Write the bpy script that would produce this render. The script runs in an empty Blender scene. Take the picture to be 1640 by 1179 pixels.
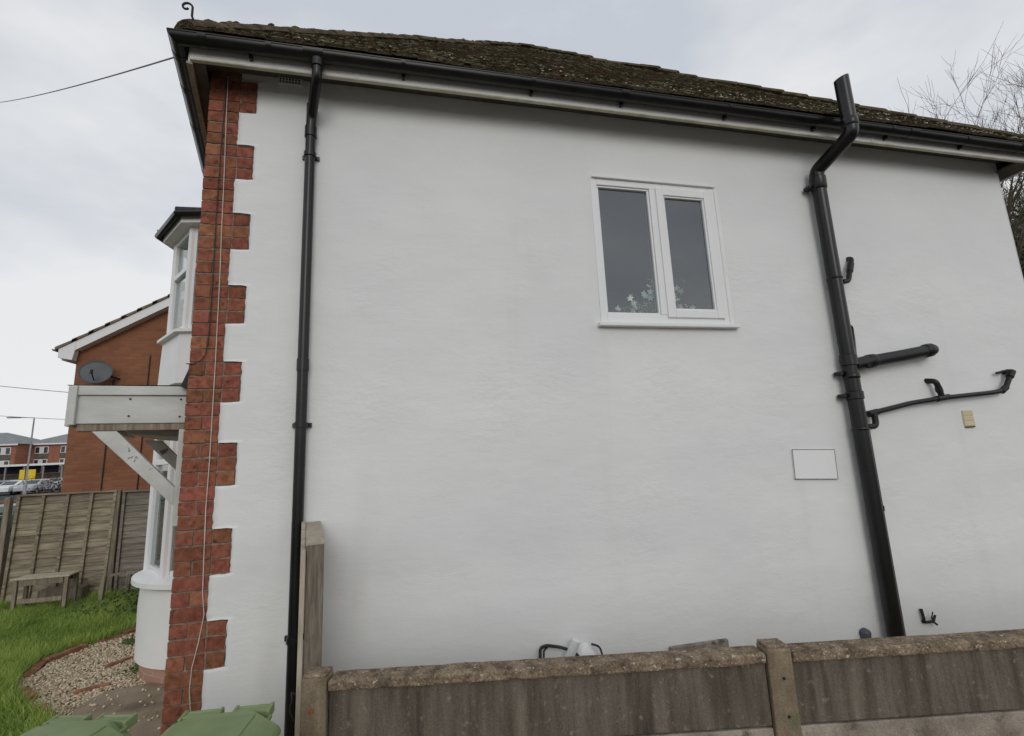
import bpy, bmesh, math, random
from mathutils import Vector, Matrix, noise
R = math.radians
random.seed(7)
SC = bpy.context.scene
COL = SC.collection
G = -0.85                                   # ground level; z = 0 is a course of the brick quoin

# ------------------------------------------------------------------ camera
CAM = Vector((1.3445, -3.3347, 1.1535))
PIT, YAW, ROL = 0.1769, 0.2246, -0.0449
fwd = Vector((math.sin(YAW)*math.cos(PIT), math.cos(YAW)*math.cos(PIT), math.sin(PIT)))
rgt = Vector((math.cos(YAW), -math.sin(YAW), 0)); upv = rgt.cross(fwd)
cx = math.cos(ROL)*rgt + math.sin(ROL)*upv
cu = -math.sin(ROL)*rgt + math.cos(ROL)*upv
cd = bpy.data.cameras.new('camera'); cam = bpy.data.objects.new('camera', cd); COL.objects.link(cam)
cam.matrix_world = Matrix(((cx.x, cu.x, -fwd.x, CAM.x), (cx.y, cu.y, -fwd.y, CAM.y), (cx.z, cu.z, -fwd.z, CAM.z), (0, 0, 0, 1)))
cd.sensor_fit = 'HORIZONTAL'; cd.sensor_width = 36; cd.lens = 36*760/1640
cd.clip_start = 0.05; cd.clip_end = 2000
SC.camera = cam

# ------------------------------------------------------------------ sky and sun
SUN_EL, SUN_AZ = 24.0, 181.0                # azimuth clockwise from +Y
w = bpy.data.worlds.new('World'); SC.world = w; w.use_nodes = True
nt = w.node_tree; nt.nodes.clear()
def N(nt, t, **k):
    n = nt.nodes.new(t)
    for a, b in k.items(): setattr(n, a, b)
    return n
sky = N(nt, 'ShaderNodeTexSky', sky_type='NISHITA', sun_disc=False)
sky.sun_elevation = R(SUN_EL); sky.sun_rotation = R(SUN_AZ)
tc = N(nt, 'ShaderNodeTexCoord')
mp = N(nt, 'ShaderNodeMapping'); mp.inputs['Scale'].default_value = (1.0, 1.0, 2.2)
n1 = N(nt, 'ShaderNodeTexNoise'); n1.inputs['Scale'].default_value = 2.6; n1.inputs['Detail'].default_value = 6; n1.inputs['Roughness'].default_value = .5
rp = N(nt, 'ShaderNodeValToRGB')
rp.color_ramp.elements[0].position = .30; rp.color_ramp.elements[0].color = (8.5, 8.55, 8.65, 1)
rp.color_ramp.elements[1].position = .85; rp.color_ramp.elements[1].color = (5.8, 6.2, 6.8, 1)
mx = N(nt, 'ShaderNodeMix', data_type='RGBA'); mx.inputs['Factor'].default_value = .93
bg = N(nt, 'ShaderNodeBackground'); bg.inputs['Strength'].default_value = .1
wo = N(nt, 'ShaderNodeOutputWorld')
L = nt.links.new
L(tc.outputs['Generated'], mp.inputs['Vector']); L(mp.outputs[0], n1.inputs['Vector'])
sx_ = N(nt, 'ShaderNodeSeparateXYZ'); L(tc.outputs['Generated'], sx_.inputs[0])
cl_ = N(nt, 'ShaderNodeMath', operation='MULTIPLY_ADD'); L(n1.outputs[0], cl_.inputs[0]); cl_.inputs[1].default_value = 1.7; cl_.inputs[2].default_value = -.85
ad_ = N(nt, 'ShaderNodeMath', operation='ADD', use_clamp=True); L(sx_.outputs['Z'], ad_.inputs[0]); L(cl_.outputs[0], ad_.inputs[1]); L(ad_.outputs[0], rp.inputs[0])
L(sky.outputs[0], mx.inputs['A']); L(rp.outputs[0], mx.inputs['B']); L(mx.outputs['Result'], bg.inputs[0]); L(bg.outputs[0], wo.inputs[0])
sl = bpy.data.lights.new('sun', 'SUN'); sl.energy = .68; sl.angle = R(28); sl.color = (1, .965, .92)
so = bpy.data.objects.new('sun', sl); COL.objects.link(so)
sd = Vector((math.sin(R(SUN_AZ))*math.cos(R(SUN_EL)), math.cos(R(SUN_AZ))*math.cos(R(SUN_EL)), math.sin(R(SUN_EL))))
so.rotation_euler = (-sd).to_track_quat('-Z', 'Y').to_euler(); so.location = (0, -20, 20)
vs = SC.view_settings; vs.view_transform = 'Standard'; vs.look = 'None'; vs.exposure = 0; vs.gamma = 1; vs.use_curve_mapping = False

# ------------------------------------------------------------------ materials
M = {}
def pmat(name, c1, c2=None, scale=6, rough=.8, bump=0, bscale=None, stretch=(1, 1, 1), c3=None, s3=40, t3=.68, spec=.3, perobj=0, detail=5, lo=.35, hi=.65, metal=0, bdist=.01, w3=.05, grain=0, gscale=140):
    """two-colour noise, optional third colour in spots, optional bump, optional per-object shade"""
    m = bpy.data.materials.new(name); m.use_nodes = True; M[name] = m
    nt = m.node_tree; L = nt.links.new; b = nt.nodes['Principled BSDF']
    b.inputs['Roughness'].default_value = rough; b.inputs['Specular IOR Level'].default_value = spec; b.inputs['Metallic'].default_value = metal
    tc = N(nt, 'ShaderNodeTexCoord'); mp = N(nt, 'ShaderNodeMapping'); mp.inputs['Scale'].default_value = stretch
    L(tc.outputs['Object'], mp.inputs['Vector'])
    oi = N(nt, 'ShaderNodeObjectInfo')
    wv = N(nt, 'ShaderNodeMath', operation='MULTIPLY'); wv.inputs[1].default_value = 37.0; L(oi.outputs['Random'], wv.inputs[0])
    col = None
    nz = N(nt, 'ShaderNodeTexNoise', noise_dimensions='4D'); nz.inputs['Scale'].default_value = scale; nz.inputs['Detail'].default_value = detail; nz.inputs['Roughness'].default_value = .6
    L(mp.outputs[0], nz.inputs['Vector']); L(wv.outputs[0], nz.inputs['W'])
    r = N(nt, 'ShaderNodeValToRGB'); e = r.color_ramp.elements
    e[0].position = lo; e[0].color = (*c1, 1); e[1].position = hi; e[1].color = (*(c2 or c1), 1)
    L(nz.outputs[0], r.inputs[0]); col = r.outputs[0]
    if c3:
        n3 = N(nt, 'ShaderNodeTexNoise', noise_dimensions='4D'); n3.inputs['Scale'].default_value = s3; n3.inputs['Detail'].default_value = 3
        L(tc.outputs['Object'], n3.inputs['Vector']); L(wv.outputs[0], n3.inputs['W'])
        r3 = N(nt, 'ShaderNodeValToRGB'); r3.color_ramp.elements[0].position = t3; r3.color_ramp.elements[1].position = t3 + w3
        L(n3.outputs[0], r3.inputs[0])
        x = N(nt, 'ShaderNodeMix', data_type='RGBA'); L(r3.outputs[0], x.inputs['Factor']); L(col, x.inputs['A']); x.inputs['B'].default_value = (*c3, 1)
        col = x.outputs['Result']
    if perobj:
        h = N(nt, 'ShaderNodeHueSaturation'); mr = N(nt, 'ShaderNodeMapRange'); mr.inputs['To Min'].default_value = 1-perobj; mr.inputs['To Max'].default_value = 1+perobj
        L(oi.outputs['Random'], mr.inputs['Value']); L(mr.outputs[0], h.inputs['Value']); L(col, h.inputs['Color'])
        m2 = N(nt, 'ShaderNodeMath', operation='MULTIPLY'); m2.inputs[1].default_value = 7.31; L(oi.outputs['Random'], m2.inputs[0])
        fr = N(nt, 'ShaderNodeMath', operation='FRACT'); L(m2.outputs[0], fr.inputs[0])
        mr2 = N(nt, 'ShaderNodeMapRange'); mr2.inputs['To Min'].default_value = .5-.04*perobj; mr2.inputs['To Max'].default_value = .5+.05*perobj
        L(fr.outputs[0], mr2.inputs['Value']); L(mr2.outputs[0], h.inputs['Hue']); col = h.outputs[0]
    if grain:
        ng = N(nt, 'ShaderNodeTexNoise'); ng.inputs['Scale'].default_value = gscale; ng.inputs['Detail'].default_value = 4; ng.inputs['Roughness'].default_value = .7; L(tc.outputs['Object'], ng.inputs['Vector'])
        gr = N(nt, 'ShaderNodeMapRange'); gr.inputs['From Min'].default_value = .3; gr.inputs['From Max'].default_value = .7; gr.inputs['To Min'].default_value = 1-grain; gr.inputs['To Max'].default_value = 1+grain; L(ng.outputs[0], gr.inputs['Value'])
        hg = N(nt, 'ShaderNodeHueSaturation'); L(gr.outputs[0], hg.inputs['Value']); L(col, hg.inputs['Color']); col = hg.outputs[0]
    L(col, b.inputs['Base Color'])
    if bump:
        nb = N(nt, 'ShaderNodeTexNoise'); nb.inputs['Scale'].default_value = bscale or scale*6; nb.inputs['Detail'].default_value = 4
        L(mp.outputs[0], nb.inputs['Vector'])
        bp = N(nt, 'ShaderNodeBump'); bp.inputs['Strength'].default_value = bump; bp.inputs['Distance'].default_value = bdist
        L(nb.outputs[0], bp.inputs['Height']); L(bp.outputs[0], b.inputs['Normal'])
    return m
def brickmat(name, c1, c2, mortar, sc, bw, bh):
    m = bpy.data.materials.new(name); m.use_nodes = True; M[name] = m
    nt = m.node_tree; L = nt.links.new; b = nt.nodes['Principled BSDF']; b.inputs['Roughness'].default_value = .9; b.inputs['Specular IOR Level'].default_value = .2
    tc = N(nt, 'ShaderNodeTexCoord'); mp = N(nt, 'ShaderNodeMapping'); mp.inputs['Rotation'].default_value = (R(90), 0, 0)
    L(tc.outputs['Object'], mp.inputs[0])
    br = N(nt, 'ShaderNodeTexBrick'); br.inputs['Scale'].default_value = sc; br.inputs['Brick Width'].default_value = bw; br.inputs['Row Height'].default_value = bh
    br.inputs['Mortar Size'].default_value = .008; br.inputs['Color1'].default_value = (*c1, 1); br.inputs['Color2'].default_value = (*c2, 1); br.inputs['Mortar'].default_value = (*mortar, 1)
    L(mp.outputs[0], br.inputs[0])
    nz = N(nt, 'ShaderNodeTexNoise'); nz.inputs['Scale'].default_value = 1.3; nz.inputs['Detail'].default_value = 6; L(tc.outputs['Object'], nz.inputs[0])
    mr = N(nt, 'ShaderNodeMapRange'); mr.inputs['To Min'].default_value = .7; mr.inputs['To Max'].default_value = 1.3; L(nz.outputs[0], mr.inputs[0])
    h = N(nt, 'ShaderNodeHueSaturation'); L(mr.outputs[0], h.inputs['Value']); L(br.outputs[0], h.inputs['Color']); L(h.outputs[0], b.inputs['Base Color'])
    bp = N(nt, 'ShaderNodeBump'); bp.invert = True; bp.inputs['Distance'].default_value = .006; L(br.outputs['Fac'], bp.inputs['Height']); L(bp.outputs[0], b.inputs['Normal'])
    return m
def glassmat(name, tint, refl=.09):
    m = bpy.data.materials.new(name); m.use_nodes = True; M[name] = m
    nt = m.node_tree; L = nt.links.new; nt.nodes.clear()
    t = N(nt, 'ShaderNodeBsdfTransparent'); t.inputs[0].default_value = (*tint, 1)
    g = N(nt, 'ShaderNodeBsdfGlossy'); g.inputs['Roughness'].default_value = .03
    lw = N(nt, 'ShaderNodeLayerWeight'); lw.inputs[0].default_value = .5                   # Schlick, the same from both sides
    pw = N(nt, 'ShaderNodeMath', operation='POWER'); L(lw.outputs['Facing'], pw.inputs[0]); pw.inputs[1].default_value = 5
    ad = N(nt, 'ShaderNodeMath', operation='MULTIPLY_ADD', use_clamp=True); L(pw.outputs[0], ad.inputs[0]); ad.inputs[1].default_value = 1-refl; ad.inputs[2].default_value = refl
    mx = N(nt, 'ShaderNodeMixShader'); o = N(nt, 'ShaderNodeOutputMaterial')
    L(ad.outputs[0], mx.inputs[0]); L(t.outputs[0], mx.inputs[1]); L(g.outputs[0], mx.inputs[2]); L(mx.outputs[0], o.inputs[0])
    return m
# painted render: patched, trowelled, faintly dirty
def rendermat():
    m = bpy.data.materials.new('white_render'); m.use_nodes = True; M['white_render'] = m
    nt = m.node_tree; L = nt.links.new; b = nt.nodes['Principled BSDF']; b.inputs['Roughness'].default_value = .62; b.inputs['Specular IOR Level'].default_value = .25
    tc = N(nt, 'ShaderNodeTexCoord')
    def noi(scale, st, det=4, rough=.55):
        mp = N(nt, 'ShaderNodeMapping'); mp.inputs['Scale'].default_value = st; L(tc.outputs['Object'], mp.inputs[0])
        n = N(nt, 'ShaderNodeTexNoise'); n.inputs['Scale'].default_value = scale; n.inputs['Detail'].default_value = det; n.inputs['Roughness'].default_value = rough
        L(mp.outputs[0], n.inputs[0]); return n
    a = noi(.7, (1, 1, 1.6), 6)
    r = N(nt, 'ShaderNodeValToRGB'); r.color_ramp.elements[0].position = .3; r.color_ramp.elements[0].color = (.70, .715, .71, 1); r.color_ramp.elements[1].position = .7; r.color_ramp.elements[1].color = (.79, .795, .785, 1)
    L(a.outputs[0], r.inputs[0])
    st = noi(3.0, (1, 1, .12), 5); r2 = N(nt, 'ShaderNodeValToRGB'); r2.color_ramp.elements[0].position = .6; r2.color_ramp.elements[1].position = 1.0
    L(st.outputs[0], r2.inputs[0])
    mx = N(nt, 'ShaderNodeMix', data_type='RGBA'); L(r2.outputs[0], mx.inputs['Factor']); L(r.outputs[0], mx.inputs['A']); mx.inputs['B'].default_value = (.66, .66, .64, 1)
    L(mx.outputs['Result'], b.inputs['Base Color'])
    big = noi(2.2, (1, 1, 1.7), 3); mid = noi(7, (.55, 1, 1.9), 5, .6); fine = noi(60, (.7, 1, 1.6), 3)
    msk = noi(1.1, (1, 1, 1), 2); rm = N(nt, 'ShaderNodeValToRGB'); rm.color_ramp.elements[0].position = .50; rm.color_ramp.elements[1].position = .72; L(msk.outputs[0], rm.inputs[0])
    rough2 = noi(13, (.7, 1, 1.5), 6, .65); ml = N(nt, 'ShaderNodeMath', operation='MULTIPLY'); L(rough2.outputs[0], ml.inputs[0]); L(rm.outputs[0], ml.inputs[1])
    ba = N(nt, 'ShaderNodeBump'); ba.inputs['Distance'].default_value = .012; ba.inputs['Strength'].default_value = .6; L(big.outputs[0], ba.inputs['Height'])
    bb = N(nt, 'ShaderNodeBump'); bb.inputs['Distance'].default_value = .008; bb.inputs['Strength'].default_value = .22; L(mid.outputs[0], bb.inputs['Height']); L(ba.outputs[0], bb.inputs['Normal'])
    bd = N(nt, 'ShaderNodeBump'); bd.inputs['Distance'].default_value = .013; bd.inputs['Strength'].default_value = .65; L(ml.outputs[0], bd.inputs['Height']); L(bb.outputs[0], bd.inputs['Normal'])
    # trowel ridges: thin crests along a noise contour, in patches
    rg = noi(4.5, (.6, 1, 1.5), 4, .6); rr_ = N(nt, 'ShaderNodeValToRGB'); e_ = rr_.color_ramp.elements; e_[0].position = .45; e_[0].color = (0, 0, 0, 1); e_[1].position = .55; e_[1].color = (0, 0, 0, 1); pk = e_.new(.5); pk.color = (1, 1, 1, 1)
    L(rg.outputs[0], rr_.inputs[0])
    mk2 = noi(1.7, (1, 1, 1.3), 3); rk_ = N(nt, 'ShaderNodeValToRGB'); rk_.color_ramp.elements[0].position = .52; rk_.color_ramp.elements[1].position = .70; L(mk2.outputs[0], rk_.inputs[0])
    m3 = N(nt, 'ShaderNodeMath', operation='MULTIPLY'); L(rr_.outputs[0], m3.inputs[0]); L(rk_.outputs[0], m3.inputs[1])
    be = N(nt, 'ShaderNodeBump'); be.inputs['Distance'].default_value = .003; be.inputs['Strength'].default_value = .22; L(m3.outputs[0], be.inputs['Height']); L(bd.outputs[0], be.inputs['Normal'])
    bc = N(nt, 'ShaderNodeBump'); bc.inputs['Distance'].default_value = .0014; bc.inputs['Strength'].default_value = .55; L(fine.outputs[0], bc.inputs['Height']); L(be.outputs[0], bc.inputs['Normal'])
    L(bc.outputs[0], b.inputs['Normal'])
rendermat()
pmat('red_brick', (.175, .064, .040), (.335, .125, .077), scale=24, rough=.92, grain=.22, bump=.5, bscale=90, perobj=.23, c3=(.08, .042, .030), s3=26, t3=.59, w3=.14, spec=.15, bdist=.004)
pmat('mortar', (.17, .13, .10), (.32, .255, .20), scale=30, rough=.95, bump=.5, bscale=150, spec=.1)
brickmat('far_brick', (.30, .122, .062), (.235, .092, .048), (.23, .14, .095), 1, .225, .075)
brickmat('plinth_brick', (.42, .24, .17), (.36, .20, .14), (.40, .32, .25), 1, .225, .075)
brickmat('distant_brick', (.38, .15, .09), (.30, .11, .065), (.3, .2, .15), 1, .225, .075)
pmat('black_plastic', (.004, .004, .0045), (.013, .013, .013), scale=5, stretch=(1, 1, .5), grain=.3, rough=.3, spec=.4)
pmat('dusty_black_plastic', (.007, .007, .007), (.016, .016, .0155), scale=4, rough=.42, spec=.35)
pmat('white_plastic', (.76, .77, .77), (.80, .80, .80), scale=2, rough=.35, spec=.45)
pmat('fascia_white', (.78, .78, .76), (.84, .83, .81), scale=1.2, rough=.5, stretch=(.4, .4, 2), spec=.35)
pmat('fascia_edge', (.42, .41, .30), (.62, .60, .50), scale=6, rough=.7)
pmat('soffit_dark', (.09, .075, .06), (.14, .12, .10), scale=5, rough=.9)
pmat('moss_tile', (.070, .054, .036), (.150, .118, .080), scale=9, grain=.25, rough=.97, bump=.9, bscale=60, c3=(.060, .058, .030), s3=7, t3=.52, w3=.12, spec=.08, bdist=.02)
pmat('moss', (.042, .038, .020), (.115, .100, .060), scale=30, rough=1, bump=.8, bscale=120, spec=.05, perobj=.2)
pmat('lichen', (.36, .34, .28), (.55, .53, .47), scale=30, rough=1, spec=.05)
pmat('slate', (.04, .04, .042), (.085, .085, .085), scale=8, rough=.8, bump=.3, perobj=.3)
pmat('iron', (.02, .018, .02), (.035, .03, .03), scale=20, rough=.7)
pmat('steel_grey', (.22, .23, .24), (.30, .31, .32), scale=5, rough=.5, metal=.3)
pmat('white_paint', (.74, .75, .74), (.82, .82, .81), scale=3, rough=.5, bump=.1, bscale=30)
pmat('canopy_paint', (.50, .51, .48), (.62, .62, .59), scale=4, rough=.6, stretch=(1, 1, 3), bump=.15, bscale=40, c3=(.40, .38, .32), s3=5, t3=.64, w3=.15)
pmat('flaking_paint', (.50, .50, .47), (.60, .60, .57), scale=8, rough=.7, c3=(.17, .14, .12), s3=17, t3=.66, w3=.03, bump=.3, bscale=50)
pmat('curtain', (.62, .62, .60), (.72, .72, .70), scale=9, rough=.9, stretch=(6, 6, .2))
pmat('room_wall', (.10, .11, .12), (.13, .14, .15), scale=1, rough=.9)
pmat('cable_white', (.50, .46, .40), (.66, .62, .56), scale=14, rough=.6)
pmat('cable_dark', (.03, .027, .025), (.06, .05, .045), scale=14, rough=.7)
pmat('wire_grey', (.16, .16, .17), (.20, .20, .21), scale=5, rough=.6)
pmat('vent_cream', (.58, .51, .32), (.64, .58, .40), scale=12, rough=.7)
pmat('mask_white', (.80, .80, .80), (.84, .84, .84), scale=2, rough=.4)
pmat('concrete_panel', (.062, .051, .041), (.200, .170, .138), scale=6.5, grain=.3, rough=.95, stretch=(2.2, 2.2, .22), bump=.5, bscale=30, c3=(.23, .20, .165), s3=30, t3=.60, w3=.14, spec=.1, lo=.32, hi=.70, detail=12, bdist=.008)
pmat('concrete_lower', grain=.3, c1=(.16, .135, .11), c2=(.38, .335, .275), scale=5, rough=.95, bump=.6, bscale=70, c3=(.10, .085, .07), s3=9, t3=.58, w3=.1, spec=.1, bdist=.006)
pmat('concrete_coping', (.105, .078, .055), (.31, .24, .17), grain=.55, gscale=95, scale=16, rough=.97, bump=1, bscale=90, c3=(.46, .41, .33), s3=60, t3=.62, w3=.06, spec=.08, bdist=.008, detail=8)
pmat('concrete_post', (.115, .088, .06), (.27, .215, .15), grain=.3, scale=9, rough=.96, stretch=(1, 1, .5), bump=.8, bscale=80, c3=(.15, .14, .085), s3=6, t3=.58, w3=.14, spec=.1, bdist=.006)
pmat('rust', (.22, .05, .02), (.30, .09, .04), scale=40, rough=.9)
pmat('old_timber', (.16, .135, .10), (.32, .275, .21), scale=7, rough=.93, stretch=(6, 6, .5), bump=.5, bscale=40, perobj=.18, spec=.1)
pmat('end_timber', (.13, .11, .085), (.24, .21, .165), scale=10, rough=.93, stretch=(8, 8, .7), bump=.5, bscale=30, spec=.1, c3=(.07, .06, .045), s3=5, t3=.62, w3=.1)
pmat('pale_timber', (.33, .29, .22), (.48, .43, .34), scale=10, rough=.9, stretch=(4, 4, .6), bump=.4, bscale=50, perobj=.12, spec=.1)
pmat('lap_timber', (.17, .14, .10), (.37, .315, .24), scale=4.5, rough=.95, stretch=(.7, 3, 7), bump=.6, bscale=18, perobj=.24, c3=(.06, .047, .035), s3=11, t3=.69, w3=.04, spec=.1)
pmat('grey_lap_timber', (.16, .14, .12), (.28, .25, .21), scale=4.5, rough=.95, stretch=(.7, 3, 7), bump=.6, bscale=18, perobj=.2, c3=(.08, .07, .06), s3=11, t3=.69, w3=.04, spec=.1)
pmat('bin_green', (.17, .23, .10), (.225, .285, .135), scale=5, rough=.5, spec=.4, bump=.06, bscale=200)
pmat('soil', (.06, .045, .03), (.12, .09, .06), scale=6, rough=1, bump=.6, bscale=40, spec=.05)
pmat('fine_gravel', (.22, .17, .115), (.46, .39, .29), scale=60, rough=1, bump=.8, bscale=120, grain=.4, gscale=150, spec=.05)
pmat('lawn_soil', (.07, .11, .025), (.12, .16, .045), scale=5, rough=1, bump=.6, bscale=60, spec=.05)
pmat('ground_mix', (.07, .065, .055), (.13, .12, .10), scale=.5, rough=1, bump=.3, bscale=30, spec=.1)
pmat('asphalt', (.04, .04, .042), (.065, .065, .065), scale=3, rough=.95, bump=.4, bscale=150, spec=.15)
pmat('path_concrete', (.22, .175, .125), (.34, .28, .21), scale=3.5, rough=.95, bump=.4, bscale=90, c3=(.14, .115, .085), s3=3, t3=.58, w3=.15, spec=.1, detail=8)
pmat('edging_brick', (.20, .09, .055), (.34, .16, .10), scale=12, rough=.95, bump=.5, bscale=60, perobj=.25, c3=(.09, .10, .05), s3=14, t3=.6, w3=.1)
def leafmat(name, c1, c2, rough=.6, thin=0):
    """per-blade colour from a 'shade' face attribute"""
    m = bpy.data.materials.new(name); m.use_nodes = True; M[name] = m
    nt = m.node_tree; L = nt.links.new; b = nt.nodes['Principled BSDF']; b.inputs['Roughness'].default_value = rough; b.inputs['Specular IOR Level'].default_value = .25
    a = N(nt, 'ShaderNodeAttribute', attribute_name='shade'); r = N(nt, 'ShaderNodeValToRGB')
    r.color_ramp.elements[0].color = (*c1, 1); r.color_ramp.elements[1].color = (*c2, 1)
    L(a.outputs['Fac'], r.inputs[0]); L(r.outputs[0], b.inputs['Base Color'])
    if thin:
        t = N(nt, 'ShaderNodeBsdfTranslucent'); L(r.outputs[0], t.inputs[0]); x = N(nt, 'ShaderNodeMixShader'); x.inputs[0].default_value = thin
        L(b.outputs[0], x.inputs[1]); L(t.outputs[0], x.inputs[2]); L(x.outputs[0], nt.nodes['Material Output'].inputs[0])
leafmat('grass_blade', (.17, .29, .05), (.50, .62, .17), .5, .4)
leafmat('ivy_leaf', (.022, .042, .012), (.085, .12, .038), .5, .2)
leafmat('weed_leaf', (.05, .10, .022), (.15, .22, .06), .5, .3)
leafmat('pebble', (.34, .265, .165), (.74, .64, .48), .8)
leafmat('dead_leaf', (.06, .045, .03), (.17, .125, .08))
pmat('bark', (.085, .075, .058), (.165, .15, .12), scale=14, rough=.95, bump=.5, bscale=40, spec=.1)
pmat('twig', (.075, .062, .048), (.125, .105, .08), scale=4, rough=.95, spec=.1)
pmat('log_bark', (.09, .06, .04), (.20, .13, .08), scale=9, rough=.95, stretch=(4, 4, .6), bump=.7, bscale=40)
pmat('far_tile', (.15, .105, .075), (.26, .19, .14), scale=5, rough=.9, perobj=.12)
pmat('far_slate', (.20, .205, .21), (.27, .275, .28), scale=2, rough=.8)
pmat('dish_grey', (.065, .075, .085), (.09, .10, .115), scale=3, rough=.45, spec=.4)
pmat('car_white', (.72, .73, .74), rough=.25, spec=.5)
pmat('car_red', (.42, .04, .03), rough=.25, spec=.5)
pmat('car_dark', (.03, .035, .045), rough=.25, spec=.5)
pmat('car_silver', (.40, .42, .44), rough=.28, spec=.5)
pmat('car_green', (.05, .11, .08), rough=.25, spec=.5)
pmat('car_glass', (.03, .04, .042), rough=.08, spec=.6)
pmat('rubber', (.015, .015, .016), rough=.8)
pmat('yellow_sign', (.75, .52, .02), (.80, .58, .04), rough=.6)
pmat('navy_sign', (.02, .025, .07), rough=.5)
pmat('flower_white', (.66, .70, .52), (.84, .84, .76), scale=20, rough=.6)
pmat('leaf_green', (.16, .24, .10), (.30, .38, .20), scale=10, rough=.5)
pmat('far_hedge', (.05, .05, .03), (.11, .10, .055), scale=3, rough=1)
glassmat('window_glass', (.88, .93, .96), .122)
glassmat('clear_glass', (.86, .89, .89), .06)

# ------------------------------------------------------------------ helpers
def thing(name, label, cat, loc=(0, 0, 0), rotz=0, group=None):
    o = bpy.data.objects.new(name, None); COL.objects.link(o); o.empty_display_size = .2
    o.location = loc; o.rotation_euler = (0, 0, rotz); o['label'] = label; o['category'] = cat
    if group: o['group'] = group
    return o
def tag(o, label, cat, group=None):
    o['label'] = label; o['category'] = cat
    if group: o['group'] = group
    return o
def kind(o, k): o['kind'] = k; return o
def woff(p):
    v = Vector((0, 0, 0))
    while p is not None: v += p.location; p = p.parent
    return v
class MB:
    def __init__(s): s.v = []; s.f = []
    def add(s, vs, fs):
        b = len(s.v); s.v += [tuple(v) for v in vs]; s.f += [tuple(b+i for i in f) for f in fs]; return s
    def box(s, a, b):
        x0, y0, z0 = a; x1, y1, z1 = b
        return s.add([(x0, y0, z0), (x1, y0, z0), (x1, y1, z0), (x0, y1, z0), (x0, y0, z1), (x1, y0, z1), (x1, y1, z1), (x0, y1, z1)],
                     [(0, 3, 2, 1), (4, 5, 6, 7), (0, 1, 5, 4), (1, 2, 6, 5), (2, 3, 7, 6), (3, 0, 4, 7)])
    def bar(s, p, q, wd, ht, up=(0, 0, 1)):
        """rectangular bar from p to q, wd across, ht along up"""
        p = Vector(p); q = Vector(q); d = (q-p).normalized(); sdv = d.cross(Vector(up)).normalized(); u = sdv.cross(d)
        c = [(-1, -1), (1, -1), (1, 1), (-1, 1)]
        vs = [e + sdv*(a*wd/2) + u*(b*ht/2) for e in (p, q) for a, b in c]
        return s.add(vs, [(0, 1, 2, 3), (7, 6, 5, 4), (0, 4, 5, 1), (1, 5, 6, 2), (2, 6, 7, 3), (3, 7, 4, 0)])
    def tube(s, pts, r, n=10, cap=True):
        pts = [Vector(p) for p in pts]; rs = r if isinstance(r, (list, tuple)) else [r]*len(pts)
        b = len(s.v); prev = None
        for i, p in enumerate(pts):
            d = ((pts[min(i+1, len(pts)-1)]-p).normalized() + (p-pts[max(i-1, 0)]).normalized())
            if d.length < 1e-6: d = Vector((0, 0, 1))
            d.normalize()
            if prev is None: u = d.orthogonal().normalized()
            else:
                u = prev - d*prev.dot(d); u = u.normalized() if u.length > 1e-6 else d.orthogonal().normalized()
            prev = u; v = d.cross(u)
            for k in range(n):
                a = 2*math.pi*k/n; s.v.append(tuple(p + (u*math.cos(a)+v*math.sin(a))*rs[i]))
        for i in range(len(pts)-1):
            for k in range(n):
                k2 = (k+1) % n; s.f.append((b+i*n+k, b+i*n+k2, b+(i+1)*n+k2, b+(i+1)*n+k))
        if cap:
            s.f.append(tuple(b+k for k in reversed(range(n)))); e = b+(len(pts)-1)*n; s.f.append(tuple(e+k for k in range(n)))
        return s
    def prism(s, poly, z0, z1):
        """plan polygon (counter-clockwise) from z0 to z1"""
        n = len(poly)
        return s.add([(x, y, z0) for x, y in poly]+[(x, y, z1) for x, y in poly],
                     [tuple(reversed(range(n))), tuple(range(n, 2*n))]+[(i, (i+1) % n, n+(i+1) % n, n+i) for i in range(n)])
    def sheet(s, prof, path):
        """sweep an open/closed section given as list of lists of points"""
        return s
    def loft(s, rings, cap=True, closed=True):
        b = len(s.v); n = len(rings[0])
        for r in rings: s.v += [tuple(p) for p in r]
        m = n if closed else n-1
        for i in range(len(rings)-1):
            for k in range(m):
                k2 = (k+1) % n; s.f.append((b+i*n+k, b+i*n+k2, b+(i+1)*n+k2, b+(i+1)*n+k))
        if cap: s.f.append(tuple(b+k for k in reversed(range(n)))); s.f.append(tuple(b+(len(rings)-1)*n+k for k in range(n)))
        return s
    def build(s, name, mat, parent=None, smooth=False, bevel=0, local=False, fix=True):
        me = bpy.data.meshes.new(name)
        o = woff(parent) if (parent is not None and not local) else Vector((0, 0, 0))
        me.from_pydata([(v[0]-o.x, v[1]-o.y, v[2]-o.z) for v in s.v], [], s.f)
        if fix:
            bm = bmesh.new(); bm.from_mesh(me); bmesh.ops.recalc_face_normals(bm, faces=bm.faces); bm.to_mesh(me); bm.free()
        me.materials.append(M[mat] if isinstance(mat, str) else mat)
        if smooth: me.polygons.foreach_set('use_smooth', [True]*len(me.polygons))
        ob = bpy.data.objects.new(name, me); COL.objects.link(ob); ob.parent = parent
        if bevel:
            md = ob.modifiers.new('bevel', 'BEVEL'); md.width = bevel; md.segments = 2; md.limit_method = 'ANGLE'
        if smooth and not bevel:
            md = ob.modifiers.new('split', 'EDGE_SPLIT'); md.split_angle = R(40)
        return ob
def box(a, b): return MB().box(a, b)
def tube(pts, r, n=12, cap=True): return MB().tube(pts, r, n, cap)
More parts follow.
